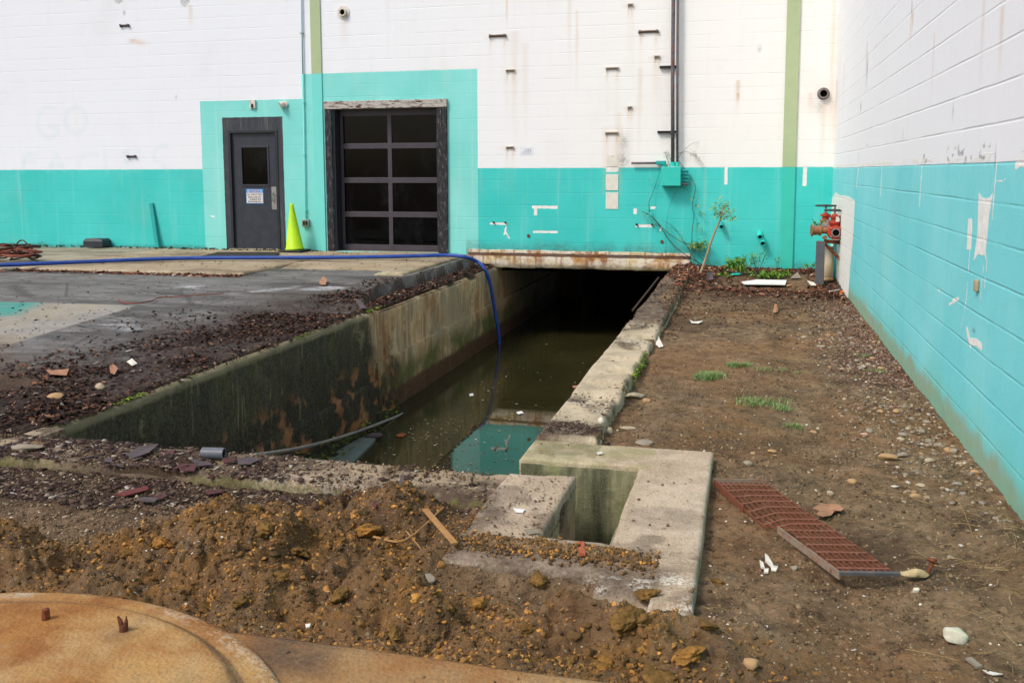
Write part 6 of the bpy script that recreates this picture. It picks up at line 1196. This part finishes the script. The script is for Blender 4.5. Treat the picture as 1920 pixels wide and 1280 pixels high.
LC = [onwall(x, y, .07) for x, y in [(1205, 399), (1212, 403), (1222, 411), (1218, 396), (1228, 420), (1300, 370), (1308, 385), (1312, 398), (1316, 402), (1308, 422), (1316, 431), (1304, 425), (1246, 286), (1252, 296), (1258, 268), (1306, 268), (1296, 284), (1302, 290), (1310, 299), (1254, 330), (1258, 428), (1256, 434), (1278, 448), (1300, 345), (1224, 340)]]
LC2 = [onwall(x, y, .10) for x, y in [(1300, 458), (1306, 463), (1312, 456), (1318, 462), (1322, 456), (1296, 463), (1310, 466)]]
put(leaves('leaves', LC, 7, .022, .062, M_weed2, None), vine); put(leaves('leaves', LC2, 26, .03, .09, M_weed2, None), vine)
def weed(x, y, Y, h, n, w, label, s_=.09, mat=M_weed):
    base = ony(x, y, Y); c = empty('weed', base); tag(c, label, 'weed'); b_ = MB(); C = []
    for k in range(n):
        a = RNG.uniform(-1, 1); tip = base+np.array([a*w, RNG.uniform(-.5, .5)*w, h*RNG.uniform(.5, 1)]); mid = (base+tip)/2+np.array([a*w*.2, 0, h*.1]); b_.tube([base-np.array([0, 0, .03]), mid, tip], .003, 4); C += [mid, tip, (mid+tip)/2]
    put(b_.build('stem', M_twig), c); put(leaves('leaves', C, 7, h*.10, s_, mat, None), c)
weed(1380, 510, 13.8, .24, 9, .13, 'bushy bright green weed left of the others at the foot of the back wall', .12)
weed(1420, 512, 14.0, .34, 6, .12, 'tall thin weed with small leaves in the middle of the weeds at the back wall', .06)
weed(1436, 524, 13.6, .12, 16, .24, 'low spreading green weed patch behind the white board scrap', .08)
weed(1462, 520, 13.8, .09, 8, .14, 'low green weed right of the spreading weed patch', .07)
weed(1405, 500, 14.5, .22, 4, .1, 'small dark weed between the bushy weed and the tall thin weed', .05)
weed(1458, 505, 14.8, .2, 2, .04, 'single small sprig growing against the painted pilaster', .05)
weed(1520, 505, 14.6, .14, 4, .08, 'small round-leaved weed behind the grey post', .06)
weed(1358, 522, 13.4, .08, 6, .1, 'tiny green weed at the left edge of the weeds beside the leaf heap', .06)
weed(1536, 426, 13.62, .09, 6, .08, 'green sprig growing out of the top of the brass hose outlet', .05) if True else None
# ================================================================ rusty grate
gA, gB, gC, gD = [onz(*p) for p in [(1340, 903, -.17), (1434, 905, -.175), (1680, 1082, -.165), (1566, 1080, -.165)]]
def gpt(u, w, dz=0.):
    """u along the length, w across"""
    p = (gA*(1-w)+gB*w)*(1-u)+(gD*(1-w)+gC*w)*u
    sag = -.028*sst(.42, .0, np.array(w))*math.exp(-((u-.42)/.22)**2)*(u < .56); return p+np.array([0, 0, dz+float(sag)+(.008 if u > .5 else 0)])
M_grate2b = paint('grating rod', '#8c5a48', .8, .1, '#9a6b58', sc=30)
gr = empty('floor_grate', gA); tag(gr, 'rusty bent steel drain grate lying on the dirt right of the sump', 'grate')
bb = MB(); NB = 11
for k in range(NB):
    w = k/(NB-1); u0, u1 = .01, .99
    if w < .08: u1 = .50
    elif w < .14: u1 = .54; 
    us2 = np.linspace(u0, u1, 22)
    for a, b_ in zip(us2[:-1], us2[1:]): bb.bar(gpt(a, w), gpt(b_, w), .0032, .010)
    if w < .22 and w > .12:
        pass
put(bb.build('bearing_bars', M_grate), gr)
bb = MB()
for k in range(14):
    bb = MB(); u = .05+k*.07; ws = np.linspace(0 if u < .52 else .12, 1, 9)
    for a, b_ in zip(ws[:-1], ws[1:]): bb.bar(gpt(u, a, .007), gpt(u, b_, .007), .005, .004)
    put(bb.build('cross_rod', M_grate2b), gr)

put(MB().bar(gpt(0, -.03, 0), gpt(0, 1.03, 0), .006, .036).build('end_plate', M_grate2), gr)
put(MB().bar(gpt(1, .07, .006), gpt(1, 1.06, .006), .020, .012).build('end_plate', M_grate3), gr)
put(MB().bar(gpt(.54, .11, -.004), gpt(1., .07, -.004), .006, .032).build('side_plate', M_grate2), gr)
put(MB().bar(gpt(0, -.01, -.002), gpt(.30, -.01, -.002), .006, .034).build('side_plate', M_grate), gr)
# foam piece with a bolt beside the grate
q = gp(1716, 1090, .02); rock('foam_piece', list(q), None, (.115, .045, .04), M_foam, 'yellowed foam chunk at the lower right tip of the grate', 'foam chunk', 71, amp=.6, rot=.1)
q = gp(1738, 1086, .012); c = empty('bolt', q); tag(c, 'rusty bolt with a wide washer standing beside the yellowed foam chunk', 'bolt')
e = q+np.array([.02, .02, .045]); put(MB().tube([q, e], .008, 10).build('shank', M_rust), c); put(MB().lathe(e, (e-q), [(0, .024), (.004, .024), (.004, .012), (.014, .012)], 12).build('head', M_rust), c)
